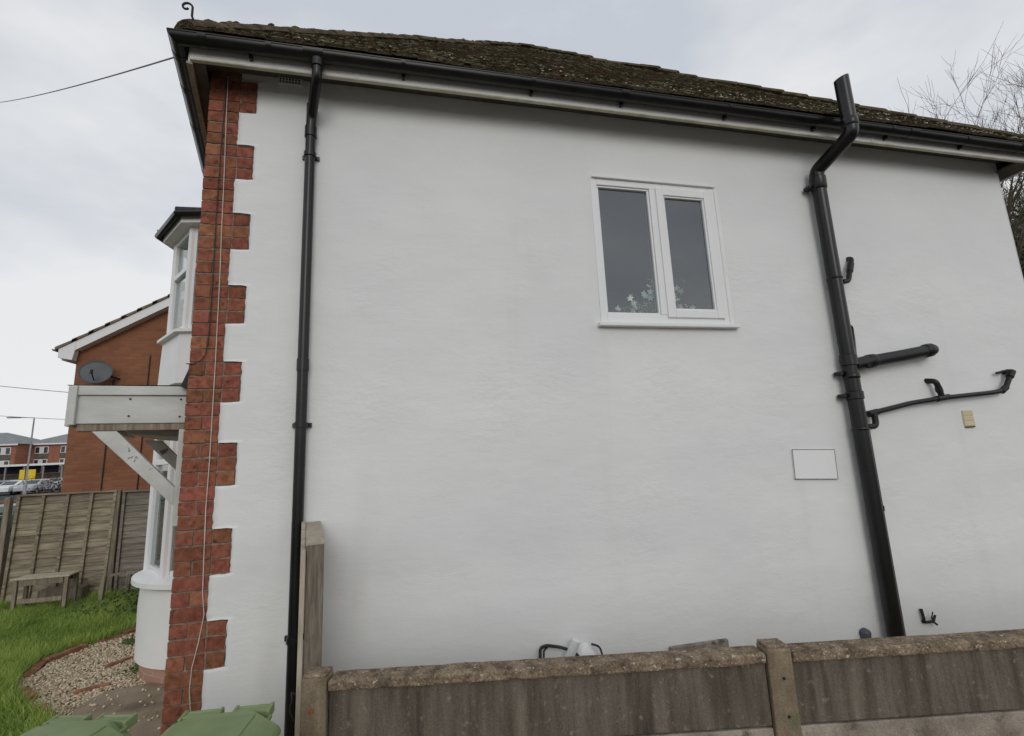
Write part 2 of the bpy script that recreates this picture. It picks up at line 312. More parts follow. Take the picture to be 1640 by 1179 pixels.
def arc_pts(pts, rad=.06, n=5):
    """round the corners of a polyline"""
    pts = [Vector(p) for p in pts]; out = [pts[0]]
    for i in range(1, len(pts)-1):
        a = (pts[i-1]-pts[i]); b = (pts[i+1]-pts[i]); r = min(rad, a.length*.45, b.length*.45)
        p0 = pts[i]+a.normalized()*r; p1 = pts[i]+b.normalized()*r
        for k in range(n+1):
            t = k/n; out.append(p0*(1-t)**2+pts[i]*2*t*(1-t)+p1*t*t)
    return out+[pts[-1]]
def inst(src, name, parent, loc, rot=(0, 0, 0), mat=None):
    o = bpy.data.objects.new(name, src); COL.objects.link(o); o.parent = parent; o.location = Vector(loc)-woff(parent); o.rotation_euler = rot
    return o
def shaded(name, verts, faces, shades, mat, parent=None, smooth=False):
    me = bpy.data.meshes.new(name); o = woff(parent) if parent is not None else Vector((0, 0, 0))
    me.from_pydata([(v[0]-o.x, v[1]-o.y, v[2]-o.z) for v in verts], [], faces)
    at = me.attributes.new('shade', 'FLOAT', 'FACE'); at.data.foreach_set('value', shades)
    me.materials.append(M[mat])
    if smooth: me.polygons.foreach_set('use_smooth', [True]*len(me.polygons))
    ob = bpy.data.objects.new(name, me); COL.objects.link(ob); ob.parent = parent
    return ob

# ------------------------------------------------------------------ ground
kind(MB().add([(-400, -400, G-.05), (400, -400, G-.05), (400, 500, G-.05), (-400, 500, G-.05)], [(0, 1, 2, 3)]).build('ground', 'ground_mix', fix=False), 'structure')
kind(MB().add([(-400, 9, G-.04), (-8.2, 9, G-.04), (-8.2, 92, G-.04), (-400, 92, G-.04)], [(0, 1, 2, 3)]).build('road', 'asphalt', fix=False), 'structure')
kind(MB().add([(1.1, -30, G-.04), (40, -30, G-.04), (40, -1.8, G-.04), (1.1, -1.8, G-.04)], [(0, 1, 2, 3)]).build('pavement', 'asphalt', fix=False), 'structure')
# lawn, gently uneven, bounded by the curved brick edging
EDGE = [(-2.02, 4.55), (-1.98, 4.15), (-2.12, 3.86), (-2.36, 3.60), (-2.50, 3.22), (-2.44, 2.86), (-2.24, 2.50), (-1.98, 2.20), (-1.70, 1.92), (-1.45, 1.68), (-1.25, 1.35), (-1.2, .4)]
lawn_poly = [(-9, .4), (-9, 6.28), (-1.6, 6.28), (-1.75, 5.2)] + EDGE
def inside(p, poly):
    x, y = p; c = False; n = len(poly)
    for i in range(n):
        x0, y0 = poly[i]; x1, y1 = poly[(i+1) % n]
        if (y0 > y) != (y1 > y) and x < (x1-x0)*(y-y0)/(y1-y0)+x0: c = not c
    return c
m = MB(); m.add([(x, y, G+.004) for x, y in lawn_poly], [tuple(range(len(lawn_poly)))])
kind(m.build('lawn', 'lawn_soil', fix=False), 'structure')
grav_poly = [(x, y) for x, y in EDGE] + [(-.2, .4), (-.45, 1.9), (-.6, 3.6), (-1.2, 4.6)]
m = MB(); m.add([(x, y, G-.012) for x, y in grav_poly], [tuple(range(len(grav_poly)))])
kind(m.build('gravel_bed', 'fine_gravel', fix=False), 'structure')
# concrete path at the corner
path_poly = [(-.10, -.6), (-.9, .3), (-1.32, 1.55), (-1.44, 1.93), (-1.34, 2.18), (-.93, 2.26), (-.6, 2.2), (-.3, 1.2)]
kind(MB().prism(path_poly[::-1], G-.06, G+.022).build('path', 'path_concrete', bevel=.01), 'structure')
kind(MB().add([(-1.4, -3.5, G-.004), (8.5, -3.5, G-.004), (8.5, .2, G-.004), (-.2, .2, G-.004), (-.9, .3, G-.004)], [(0, 1, 2, 3, 4)]).build('side_passage', 'path_concrete', fix=False), 'structure')
# grass blades
rnd = random.Random(3)
vv = []; ff = []; sh = []
def blade(x, y, z, h, lean, wd, s):
    a = rnd.uniform(0, 6.283); dx, dy = math.cos(a), math.sin(a); b = len(vv); t = rnd.uniform(0, 6.283); lx, ly = math.cos(t)*lean, math.sin(t)*lean
    vv.extend([(x-dx*wd, y-dy*wd, z), (x+dx*wd, y+dy*wd, z), (x+lx*.4+dx*wd*.8, y+ly*.4+dy*wd*.8, z+h*.6), (x+lx*.4-dx*wd*.8, y+ly*.4-dy*wd*.8, z+h*.6), (x+lx, y+ly, z+h)])
    ff.extend([(b, b+1, b+2, b+3), (b+3, b+2, b+4)]); sh.extend([s, min(1, s+.12)])
n = 0
while n < 52000:
    y = 1.0+5.2*rnd.random()**1.1; x = -rnd.uniform(1.2, 6.2)
    if x < -1.9-.62*y: continue
    if not inside((x, y), lawn_poly): continue
    k = noise.noise((x*1.3, y*1.3, 0)); k2 = noise.noise((x*5, y*5, 3))
    h = rnd.uniform(.05, .115)*(1+.55*k+.35*k2)
    blade(x, y, G, h, rnd.uniform(.01, .07), rnd.uniform(.0022, .0042), min(1, max(0, .45+.4*k+.25*k2+rnd.uniform(-.25, .25)))); n += 1
for (x0, y0), (x1, y1) in zip(EDGE, EDGE[1:]):                     # longer tufts over the edging
    for i in range(int(420*math.hypot(x1-x0, y1-y0))):
        t = rnd.random(); x = x0+(x1-x0)*t-rnd.uniform(.02, .2); y = y0+(y1-y0)*t+rnd.gauss(0, .05)
        blade(x, y, G, rnd.uniform(.06, .15), rnd.uniform(.03, .1), .0035, rnd.uniform(.1, .8))
o = kind(shaded('grass', vv, ff, sh, 'grass_blade'), 'stuff'); tag(o, 'lush green grass of the front lawn before the lap fence', 'grass')
# pebbles
def ico(sub=1):
    bm = bmesh.new(); bmesh.ops.create_icosphere(bm, subdivisions=sub, radius=1); v = [x.co.copy() for x in bm.verts]; f = [[q.index for q in p.verts] for p in bm.faces]; bm.free(); return v, f
IV, IF = ico(1)
vv = []; ff = []; sh = []; n = 0
while n < 15000:
    x = rnd.uniform(-2.6, -.4); y = rnd.uniform(.9, 4.6)
    if not inside((x, y), grav_poly) or (inside((x, y), path_poly) and rnd.random() > .03): continue
    n += 1; r = rnd.uniform(.006, .0135); s = rnd.random(); b = len(vv); e = Matrix.Rotation(rnd.uniform(0, 6.28), 3, Vector((rnd.random()-.5, rnd.random()-.5, rnd.random()+.1)).normalized())
    zz = G+rnd.uniform(-.008, .008)+(.03 if inside((x, y), path_poly) else 0)
    for v in IV:
        q = e @ Vector((v.x*r*1.3, v.y*r, v.z*r*.75)); vv.append((x+q.x, y+q.y, zz+q.z))
    ff += [tuple(b+i for i in f) for f in IF]; sh += [s]*len(IF)
o = kind(shaded('gravel', vv, ff, sh, 'pebble', smooth=True), 'stuff'); tag(o, 'buff pea gravel round the foot of the bay', 'gravel')
# brick edging along the lawn: low bricks laid end to end
ed = thing('brick_edging', 'curved row of worn red edging bricks between lawn and gravel', 'edging', (-2.2, 3.2, G))
eb = box((-.105, -.045, -.03), (.105, .045, .035)).build('tmp_edging', 'edging_brick', bevel=.012); em = eb.data; bpy.data.objects.remove(eb)
acc = 0.0; pts = [Vector((x+.045, y, 0)) for x, y in EDGE]
segs = []
for a, b in zip(pts, pts[1:]):
    l = (b-a).length; k = max(1, round(l/.22))
    for i in range(k): segs.append((a+(b-a)*((i+.5)/k), math.atan2((b-a).y, (b-a).x)))
for i, (p, a) in enumerate(segs):
    if i in (4, 9, 10, 13, 16): continue                            # gone or grown over
    bo = inst(em, 'brick', ed, (p.x+rnd.uniform(-.015, .015), p.y, G+rnd.uniform(-.015, .015)), (rnd.uniform(-.12, .12), rnd.uniform(-.06, .06), a+rnd.uniform(-.1, .1)))
    md = bo.modifiers.new('bevel', 'BEVEL'); md.width = .01; md.segments = 2
for lx, ly, a, lab in ((-1.62, 2.93, 1.0, 'loose broken red brick lying in the gravel beside the bay'), (-1.52, 2.30, .5, 'chipped brick half lying in the gravel by the path')):
    q = box((-.13, -.022, -.012), (.13, .022, .02)).build('broken_brick', 'edging_brick', bevel=.008); q.location = (lx, ly, G+.012); q.rotation_euler = (0, .05, a); tag(q, lab, 'brick', 'broken bricks in the gravel')
# weeds
def leaves(cx_, cy_, cz_, sp, n, hmin, hmax, size, sh0=.5, zfun=None):
    for _ in range(n):
        x = rnd.gauss(cx_, sp[0]); y = rnd.gauss(cy_, sp[1]); z = cz_+rnd.uniform(hmin, hmax)
        d = Vector((rnd.gauss(0, 1), rnd.gauss(0, 1), rnd.gauss(.3, .6))).normalized(); u = d.orthogonal().normalized(); s = size*rnd.uniform(.6, 1.4); b = len(vv)
        p = Vector((x, y, z))
        vv.extend([tuple(p-d*s), tuple(p+u*s*.55), tuple(p+d*s), tuple(p-u*s*.55)]); ff.append((b, b+1, b+2, b+3)); sh.append(min(1, max(0, rnd.gauss(sh0, .25))))
for wx, wy, s_, lab in ((-1.78, 3.55, .10, 'small green weed by the edging in the gravel'), (-1.50, 3.35, .10, 'leafy weed against the brick plinth of the bay'), (-1.28, 2.66, .10, 'pale green weed at the gravel in front of the plinth')):
    vv = []; ff = []; sh = []; leaves(wx, wy, G, (s_*.6, s_*.6), 160, .0, .06, .017)
    kind(tag(shaded('weed', vv, ff, sh, 'weed_leaf'), lab, 'weed', 'weeds in the gravel'), 'stuff')
vv = []; ff = []; sh = []
for _ in range(26): leaves(rnd.uniform(-2.9, -1.7), rnd.uniform(4.7, 6.1), G, (.16, .16), 110, 0, rnd.uniform(.08, .24), .028, .4)
o = kind(shaded('ground_cover', vv, ff, sh, 'weed_leaf'), 'stuff'); tag(o, 'dark leafy ground cover between lawn and bay', 'ground cover')

# ------------------------------------------------------------------ the house
WI, WT = .2024, .3074                        # quoin: short and long courses
CRS = .08625; HP = CRS*3                     # course height, half pitch of the quoin
XR, ZT = 7.43, 4.02                          # right end of the side wall, wall top
WX0, WX1, WZ0, WZ1 = 2.828, 3.972, 2.11, 3.345   # window opening
WD = Vector((-.237, .971, 0)); WN = Vector((-.971, -.237, 0))     # along and out of the front wall
house = thing('rendered_house', 'white rendered house with red brick corner, mossy hipped roof and black pipes', 'house', (0, 0, G))
# -- painted side wall
rw = random.Random(11)
def wave(x, z): return -.012 + .006*noise.noise((x*.9, 0, z*1.2)) + .0035*noise.noise((x*3.1, 5, z*3.4)) + .0016*noise.noise((x*9, 9, z*11))
def is_tooth(z): return math.floor(z/HP) % 2 == 0
xs = [.5]; xx = .5
cuts = [WX0, WX1, XR]
while xx < XR-1e-6:
    nx = xx+.055
    for c in cuts:
        if xx < c-1e-6 and nx > c-.03: nx = c; break
    xx = nx; xs.append(xx)
zs = [G-.1]
while zs[-1] < ZT-1e-6:
    nx = zs[-1]+.045
    for c in (WZ0, WZ1, ZT):
        if zs[-1] < c-1e-6 and nx > c-.025: nx = c; break
    zs.append(nx)
m = MB(); idx = {}
for i, x in enumerate(xs):
    for j, z in enumerate(zs): idx[i, j] = len(m.v); m.v.append((x, wave(x, z), z))
for i in range(len(xs)-1):
    for j in range(len(zs)-1):
        if WX0-1e-4 < xs[i] and xs[i+1] < WX1+1e-4 and WZ0-1e-4 < zs[j] and zs[j+1] < WZ1+1e-4: continue
        m.f.append((idx[i, j], idx[i+1, j], idx[i+1, j+1], idx[i, j+1]))
# strip beside the quoin, with ragged paint edges and a returned edge
zl = []
k = math.floor((G-.1)/HP)
while k*HP < ZT:
    a, b = max(k*HP, G-.1), min((k+1)*HP, ZT); k += 1
    if b-a < .01: continue
    nz = max(2, round((b-a)/.022)); tooth = is_tooth((a+b)/2)
    rows = [a+(b-a)*t/nz for t in range(nz+1)]
    base = WT if tooth else WI
    colx = [0]*7
    grid = []
    for t, z in enumerate(rows):
        j = .006*noise.noise((z*25, 1, 2))+.004*noise.noise((z*90, 3, 1))
        x0 = base + j + (.004 if tooth else -.002)
        ln = []
        for q in range(9):
            x = x0+(.5-x0)*q/8
            zz = z
            if not tooth and x < WT+.004 and t in (0, nz): zz += (-1 if t == 0 else 1)*(.004+.004*noise.noise((x*60, z*7, 4)))*-1
            ln.append((x, wave(x, zz), zz))
        grid.append(ln)
    bidx = len(m.v)
    for ln in grid: m.v += ln
    for t in range(nz):
        for q in range(8): m.f.append((bidx+t*9+q, bidx+t*9+q+1, bidx+(t+1)*9+q+1, bidx+(t+1)*9+q))
    # returned edges
    def ret(ids):
        e = len(m.v)
        for i_ in ids: m.v.append((m.v[i_][0], .012, m.v[i_][2]))
        for q in range(len(ids)-1): m.f.append((ids[q], ids[q+1], e+q+1, e+q))
    ret([bidx+t*9 for t in range(nz+1)])
    if not tooth:
        ret([bidx+q for q in range(4)]); ret([bidx+nz*9+q for q in range(4)])
wall = m.build('side_wall', 'white_render', house, smooth=True, fix=False)
for q in list(wall.modifiers): wall.modifiers.remove(q)
# -- brick corner: mortar body, every brick its own piece
quoin = box((.004, .006, G-.1), (WT-.004, .11, ZT-.02)).build('brick_quoin', 'mortar', house)
def brick_mesh(l, seed):
    rr = random.Random(seed); bm = bmesh.new(); bmesh.ops.create_cube(bm, size=1)
    for v in bm.verts: v.co = Vector((v.co.x*l, v.co.y*.1, v.co.z*(CRS-.0095)))
    bmesh.ops.subdivide_edges(bm, edges=[e for e in bm.edges if abs((e.verts[0].co-e.verts[1].co).x) > l*.5], cuts=3)
    for v in bm.verts: v.co += Vector((rr.uniform(-.0016, .0016), rr.uniform(-.0012, .0012), rr.uniform(-.0022, .0022)))
    bmesh.ops.bevel(bm, geom=[e for e in bm.edges if e.calc_face_angle(0) > .6], offset=.002, segments=1, affect='EDGES')
    me = bpy.data.meshes.new('brick'); bm.to_mesh(me); bm.free(); me.materials.append(M['red_brick']); return me
HL = WT-WI-.008; SL = WI-.008; HA = (WI-.016)/2
sm = [brick_mesh(SL, i) for i in range(6)]; hm = [brick_mesh(HA, 10+i) for i in range(6)]; tm = [brick_mesh(HL, 20+i) for i in range(6)]
c = math.floor(G/CRS)-1
while (c+1)*CRS < ZT-.02:
    z = (c+.5)*CRS; tooth = (c//3) % 2 == 0; ph = c % 2 == 0
    lay = [(hm, HA/2), (hm, HA*1.5+.008)] if (ph) else [(sm, SL/2)]
    if tooth: lay.append((tm, WI+HL/2))
    for ms, x in lay:
        inst(rw.choice(ms), 'brick', quoin, (x+.001+rw.uniform(-.0015, .0015), .05+rw.uniform(-.003, .0025), z+rw.uniform(-.0015, .0015)), (rw.uniform(-.006, .006), rw.uniform(-.006, .006), rw.uniform(-.008, .008)))
    c += 1
# -- other walls
fw_end = WD*11
m = MB()
p0 = Vector((.02, .09, 0)); p1 = p0+WD*11
m.add([(p0.x, p0.y, G-.1), (p1.x, p1.y, G-.1), (p1.x, p1.y, ZT), (p0.x, p0.y, ZT)], [(0, 1, 2, 3)])
m.build('front_wall', 'far_brick', house, fix=False)
m = MB(); m.add([(XR, wave(XR, 0), G-.1), (XR, 9, G-.1), (XR, 9, ZT), (XR, wave(XR, 2), ZT)], [(0, 1, 2, 3)]); m.build('rear_wall', 'white_render', house, fix=False)
m = MB(); m.add([(XR, 9, G-.1), (-2, 9, G-.1), (-2, 9, ZT), (XR, 9, ZT)], [(0, 1, 2, 3)]); m.build('party_wall', 'far_brick', house, fix=False)
# -- dark room behind the side window
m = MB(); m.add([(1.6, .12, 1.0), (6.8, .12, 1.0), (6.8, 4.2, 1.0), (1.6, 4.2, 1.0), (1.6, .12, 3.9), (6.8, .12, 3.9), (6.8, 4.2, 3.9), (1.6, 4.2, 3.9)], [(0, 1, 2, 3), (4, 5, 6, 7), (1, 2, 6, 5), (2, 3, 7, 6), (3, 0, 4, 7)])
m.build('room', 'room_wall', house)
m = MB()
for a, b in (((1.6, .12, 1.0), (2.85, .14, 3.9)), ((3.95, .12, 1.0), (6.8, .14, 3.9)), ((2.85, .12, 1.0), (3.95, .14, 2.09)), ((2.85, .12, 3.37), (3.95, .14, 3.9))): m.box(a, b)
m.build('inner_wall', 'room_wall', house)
# -- side window
win = box((WX0, .065, WZ0-.03), (WX1, .12, WZ0+.012)).build('window', 'white_plastic', house)
fr = [((WX0, -.02, WZ0), (WX0+.055, .07, WZ1)), ((WX1-.058, -.02, WZ0), (WX1, .07, WZ1)), ((WX0+.055, -.019, WZ1-.055), (WX1-.058, .07, WZ1)), ((WX0+.055, -.019, WZ0), (WX1-.058, .07, WZ0+.08)), ((3.352, -.021, WZ0+.08), (3.412, .07, WZ1-.055))]
for a, b in fr: box(a, b).build('frame', 'white_plastic', win, bevel=.005)
bead = .016
def beads(x0, x1, z0, z1, y):
    m = MB()
    for (a, b, c_, d) in ((x0, x1, z0, z0+bead), (x0, x1, z1-bead, z1)): m.box((a, y, c_), (b, y+.03, d))
    for (a, b) in ((x0, x0+bead), (x1-bead, x1)): m.box((a, y+.001, z0+bead), (b, y+.03, z1-bead))
    m.build('bead', 'white_plastic', win, bevel=.004)
beads(WX0+.055, 3.352, WZ0+.08, WZ1-.055, -.008)
sx0, sx1, sz0, sz1 = 3.405, 3.925, WZ0+.055, WZ1-.045          # opening sash, proud of the frame
for a, b in (((sx0, -.036, sz0), (sx0+.068, .0, sz1)), ((sx1-.068, -.036, sz0), (sx1, .0, sz1)), ((sx0+.068, -.035, sz1-.066), (sx1-.068, .0, sz1)), ((sx0+.068, -.035, sz0), (sx1-.068, .0, sz0+.066))):
    box(a, b).build('sash', 'white_plastic', win, bevel=.006)
beads(sx0+.066, sx1-.066, sz0+.064, sz1-.064, -.024)
for x0, x1, z0, z1, y in ((WX0+.06, 3.352, WZ0+.085, WZ1-.06, .012), (sx0+.07, sx1-.07, sz0+.07, sz1-.07, -.006)):
    box((x0, y, z0), (x1, y+.004, z1)).build('pane', 'window_glass', win)
    m = MB()
    for a, b in (((x0, y-.003, z0), (x0+.007, y+.001, z1)), ((x1-.007, y-.003, z0), (x1, y+.001, z1)), ((x0+.007, y-.0028, z1-.007), (x1-.007, y+.0012, z1)), ((x0+.007, y-.0028, z0), (x1-.007, y+.0012, z0+.007))): m.box(a, b)
    m.build('gasket', 'rubber', win)
box((WX0-.03, -.062, WZ0-.028), (WX1+.06, .03, WZ0+.004)).build('sill', 'white_plastic', win, bevel=.006)
m = MB().box((WX0+.012, -.040, WZ1+.0), (WX1+.005, .03, WZ1+.022)); m.build('head_trim', 'white_paint', win, bevel=.005)
m = MB().box((WX1-.004, -.03, WZ0+.006), (WX1+.034, .01, WZ1-.02)); m.build('jamb_trim', 'white_paint', win, bevel=.008)
# -- eaves
FY, FZ0, FZ1 = -.222, 3.81, 3.935
EX0 = -.046
m = MB().box((EX0, FY, FZ0+.02), (XR+.24, FY+.022, FZ1)); m.build('fascia', 'fascia_white', house, bevel=.004)
m = MB().box((EX0, FY-.006, FZ0+.006), (XR+.24, FY+.024, FZ0+.019)); m.build('fascia_drip', 'fascia_edge', house, bevel=.004)
m = MB().box((1.0, FY-.004, FZ0+.022), (1.03, FY, FZ1)); m.box((5.55, FY-.004, FZ0+.022), (5.58, FY, FZ1)); m.build('fascia_joint', 'white_plastic', house)
fe0 = Vector((EX0, FY, 0)); fe1 = fe0+WD*7.2
m = MB().bar(fe0+Vector((0, .01, FZ0+.0625)), fe1+Vector((0, 0, FZ0+.0625)), .022, .125); m.build('fascia', 'fascia_white', house, bevel=.004)
m = MB().bar(fe0+Vector((-.004, .012, FZ0-.004)), fe1+Vector((-.004, 0, FZ0-.004)), .034, .016); m.build('fascia_drip', 'pale_timber', house)
m = MB().add([(EX0+.01, FY+.02, FZ0+.09), (XR+.2, FY+.02, FZ0+.09), (XR+.2, .3, FZ0+.09+.1), (EX0+.01, .3, FZ0+.19)], [(0, 1, 2, 3)]); m.build('soffit', 'soffit_dark', house, fix=False)
q0 = fe0+Vector((.0, .02, FZ0+.02)); q1 = fe1+Vector((.0, 0, FZ0+.02)); m = MB().add([q0, q1, q1-WN*.10, q0-WN*.085], [(0, 1, 2, 3)]); m.build('soffit', 'soffit_dark', house, fix=False)
m = MB().box((XR-.02, FY+.03, FZ0+.012), (XR+.235, 8, FZ0+.03)); m.build('soffit', 'soffit_dark', house)
m = MB().box((XR+.22, FY+.024, FZ0), (XR+.24, 8, FZ1)); m.build('fascia', 'fascia_white', house)
# gutter: half-round trough swept along the eave
def trough(path_dir, a, b, out, z, r=.051, mitre=None):
    m = MB(); rings = []
    prof = [(r*math.cos(t), r*math.sin(t)) for t in [math.pi*k/10 for k in range(11)]]
    prof2 = [((r-.004)*math.cos(t), (r-.004)*math.sin(t)) for t in [math.pi*k/10 for k in range(10, -1, -1)]]
    for e in (a, b):
        ring = []
        for (c_, s_) in prof+prof2: ring.append(Vector(e)+(mitre if (mitre is not None and e is a) else out)*c_+Vector((0, 0, z-s_)))
        rings.append(ring)
    m.loft(rings); return m
GY = FY-.062; GZ = 3.925
ox = Vector((0, -1, 0))
GK = fe0+WN*.062; GK = GK+WD*((GY-GK.y)/WD.y); GM = Vector((-.785, -1, 0))           # mitred corner
def lip(m, a, b, out, z, r=.051): m.tube([Vector(a)+GM*r+Vector((0, 0, z+.003)), Vector(b)+out*r+Vector((0, 0, z+.003))], .0065, 6); return m
ga = GK; gb = (XR+.3, GY, 0)
gut = lip(trough(None, ga, gb, ox, GZ, mitre=GM), ga, gb, ox, GZ).build('gutter', 'black_plastic', house, smooth=True)
fa = GK; fb = fe1+WN*.062
gut2 = lip(trough(None, fa, fb, WN, GZ, mitre=GM), fa, fb, WN, GZ).build('gutter', 'black_plastic', house, smooth=True)
# corner piece, unions and brackets
for x, wd_ in ((.06, .05), (.46, .035), (.74, .13), (1.34, .03), (2.3, .03), (3.05, .06), (4.0, .03), (4.9, .03), (5.7, .03), (5.95, .10), (6.6, .03), (7.3, .03)):
    trough(None, (x-wd_/2, GY, 0), (x+wd_/2, GY, 0), ox, GZ+.003, r=.0565).build('gutter_bracket', 'black_plastic', gut, smooth=True)
for t in (.12, .45, .9, 1.6): trough(None, fa+WD*t, fa+WD*(t+.05), WN, GZ+.003, r=.0565).build('gutter_bracket', 'black_plastic', gut2, smooth=True)
m = MB()
for x in (.33, 1.34, 2.3, 3.05, 4.0, 4.9, 5.7, 6.6): m.box((x-.009, GY+.03, GZ-.066), (x+.009, FY-.001, GZ-.03))
m.build('gutter_clip', 'black_plastic', gut)
# -- roof: tiles on the slope towards us, plain planes on the others
TH = R(46.9); EZ = 3.955; EY = -.30
APX = Vector((3.25, 3.45, 0)); APX.z = EZ+(APX.y-EY)*math.tan(TH)
HL0 = Vector((-.10, EY, EZ)); HR0 = Vector((7.72, EY, EZ))
roof = MB()
rb = HL0+WD*10; rb2 = Vector((7.72, 9, EZ)); ridge = Vector((3.0, 9, APX.z))
dn = Vector((0, .02, -.03))
roof.add([HL0+dn, HR0+dn, APX+dn], [(0, 1, 2)]); roof.add([HL0+dn, APX+dn, ridge+dn, rb+dn], [(0, 1, 2, 3)]); roof.add([HR0+dn, rb2+dn, ridge+dn, APX+dn], [(0, 1, 2, 3)])
roof = roof.build('roof', 'moss_tile', house, fix=False)
us = Vector((0, math.cos(TH), math.sin(TH))); un = Vector((0, -math.sin(TH), math.cos(TH)))
SLN = (APX.y-EY)/math.cos(TH)
def wob(x, s_): return .020*noise.noise((x*.75, 3.3, s_*.8))+.010*noise.noise((x*3, 1, s_*2))
m = MB(); rt = random.Random(5); row = 0; s_ = -.04
while s_ < SLN:
    f_ = s_/SLN; xl = HL0.x+(APX.x-HL0.x)*f_; xr_ = HR0.x+(APX.x-HR0.x)*f_
    x = xl-.1+(row % 2)*.083
    while x < xr_+.02:
        if x > xl-.06:
            l = .25 if row % 3 else .26; t_ = rt.uniform(.008, .016); lift = rt.uniform(0, .004)
            b0 = Vector((x+.082, EY, EZ))+us*(s_+rt.uniform(-.006, .006))+un*(.022+lift+wob(x, s_)); b1 = b0+us*l*.5+un*(-.018)
            a = rt.uniform(-.02, .02); ax = Vector((.079, 0, 0))+us*a*.08; 
            vs_ = [b0-ax, b0+ax, b1+ax, b1-ax]; vs_ += [v+un*t_ for v in vs_]
            # cambered middle
            mid = b0+un*(t_+.006); vs_ += [mid]
            m.add(vs_, [(0, 1, 2, 3), (0, 4, 8, 5, 1), (4, 7, 6, 5, 8), (1, 5, 6, 2), (3, 7, 4, 0)])
        x += .166
    s_ += .105; row += 1
kind(m.build('roof_tiles', 'moss_tile', roof, fix=False), 'stuff')
# hip tiles, bedded unevenly under moss
def hip(a, b, dx, seed):
    rr = random.Random(seed); d = (b-a); L_ = d.length; d.normalize(); n_ = int(L_/.29)
    sd_ = Vector((-d.y, d.x, 0)).normalized(); u_ = d.cross(sd_).normalized()
    if u_.z < 0: u_ = -u_
    for i in range(n_):
        p = a+d*(i*.29); hb = .05*noise.noise((i*.37, seed, 1)); rings = []
        for t, r_ in ((0, .116), (.02, .122), (.31, .108)):
            c_ = p+d*t+u_*(.0+hb*.6); ring = []
            for k in range(9):
                an = math.pi*k/8; ring.append(c_+sd_*math.cos(an)*r_*1.05+u_*(math.sin(an)*r_*.62-.03)+Vector((0, 0, rr.uniform(-.004, .004))))
            ring += [c_+sd_*-.08-u_*.05, c_+sd_*.08-u_*.05]
            rings.append(ring)
        MB().loft(rings).build('hip_tile', 'moss_tile', roof, smooth=True)
hip(HL0+Vector((.02, .02, .03)), APX+Vector((0, 0, .03)), 1, 2)
hip(HR0+Vector((-.02, .02, .03)), APX+Vector((0, 0, .03)), -1, 8)
# moss cushions and lichen
vv = []; ff = []; mm = MB(); ml_ = MB()
def lump(mb, p, r, fl, rr):
    b = len(mb.v)
    for v in IV:
        q = Vector((v.x*r*rr.uniform(.8, 1.3), 0, 0))+us*(v.y*r*rr.uniform(.8, 1.2))+un*(v.z*r*fl); mb.v.append(tuple(p+q))
    mb.f += [tuple(b+i for i in f) for f in IF]
for _ in range(2600):
    s_ = SLN*rt.random()**2.2; f_ = s_/SLN; x = rt.uniform(HL0.x+(APX.x-HL0.x)*f_, HR0.x+(APX.x-HR0.x)*f_)
    if noise.noise((x*1.1, s_*1.3, 2)) < rt.uniform(-.5, .45): continue
    p = Vector((x, EY, EZ))+us*s_+un*(.036+wob(x, s_)); lump(mm, p, rt.uniform(.010, .030), rt.uniform(.35, .6), rt)
hd = (APX-HL0)
for _ in range(420):
    t = .01+rt.random()**1.5; p = HL0+hd*t+Vector((rt.gauss(.04, .02), rt.gauss(0, .015), .045+.02*rt.random())); lump(mm, p, rt.uniform(.012, .034), rt.uniform(.4, .6), rt)
kind(mm.build('moss', 'moss', roof, smooth=True, fix=False), 'stuff')
for _ in range(240):
    s_ = .9*rt.random()**1.5-.03; x = rt.uniform(.6, 7.7) if rt.random() < .4 else rt.uniform(3.6, 7.7)
    p = Vector((x, EY, EZ))+us*s_+un*(.045+wob(x, s_)); lump(ml_, p, rt.uniform(.004, .012), .4, rt)
kind(ml_.build('lichen', 'lichen', roof, fix=False), 'stuff')
# scrolled hip iron at the corner
hb = Vector((.005, -.33, 3.97)); sp = [hb+Vector((.06, .06, -.03)), hb+Vector((.02, .0, .0)), hb+Vector((.0, -.02, .06))]
for k in range(15):
    a = -.3+k*.42; r_ = .036*(1-k/22); sp.append(hb+Vector((-.030+r_*math.cos(a), -.03, .115+r_*math.sin(a))))
tube(sp, .007, 6).build('hip_iron', 'iron', roof, smooth=True)
# -- rainwater downpipe
DX, DY = .69, -.062
dp = tube(arc_pts([(DX, DY, 3.70), (DX, DY, 3.3), (DX, DY, G)], .05), .034, 14).build('downpipe', 'black_plastic', house, smooth=True)
neck = arc_pts([(.762, GY, GZ-.05), (.762, GY, 3.745), (DX+.004, DY-.01, 3.60), (DX, DY, 3.49)], .07)
tube(neck, .034, 14).build('swan_neck', 'black_plastic', dp, smooth=True)
tube([(.762, GY, GZ-.045), (.762, GY, GZ-.10)], .043, 14).build('gutter_outlet', 'black_plastic', dp, smooth=True)
tube([(DX, DY, 3.52), (DX, DY, 3.44)], .041, 14).build('socket', 'black_plastic', dp, smooth=True)
for z in (3.30, 1.39, .12): 
    m = MB().tube([(DX, DY, z-.016), (DX, DY, z+.016)], .042, 14); m.box((DX-.058, -.03, z-.014), (DX+.058, -.004, z+.014)); m.build('pipe_clip', 'black_plastic', dp, smooth=True)
for z in (1.78, ): tube([(DX, DY, z-.04), (DX, DY, z+.04)], .0385, 14).build('socket', 'black_plastic', dp, smooth=True)
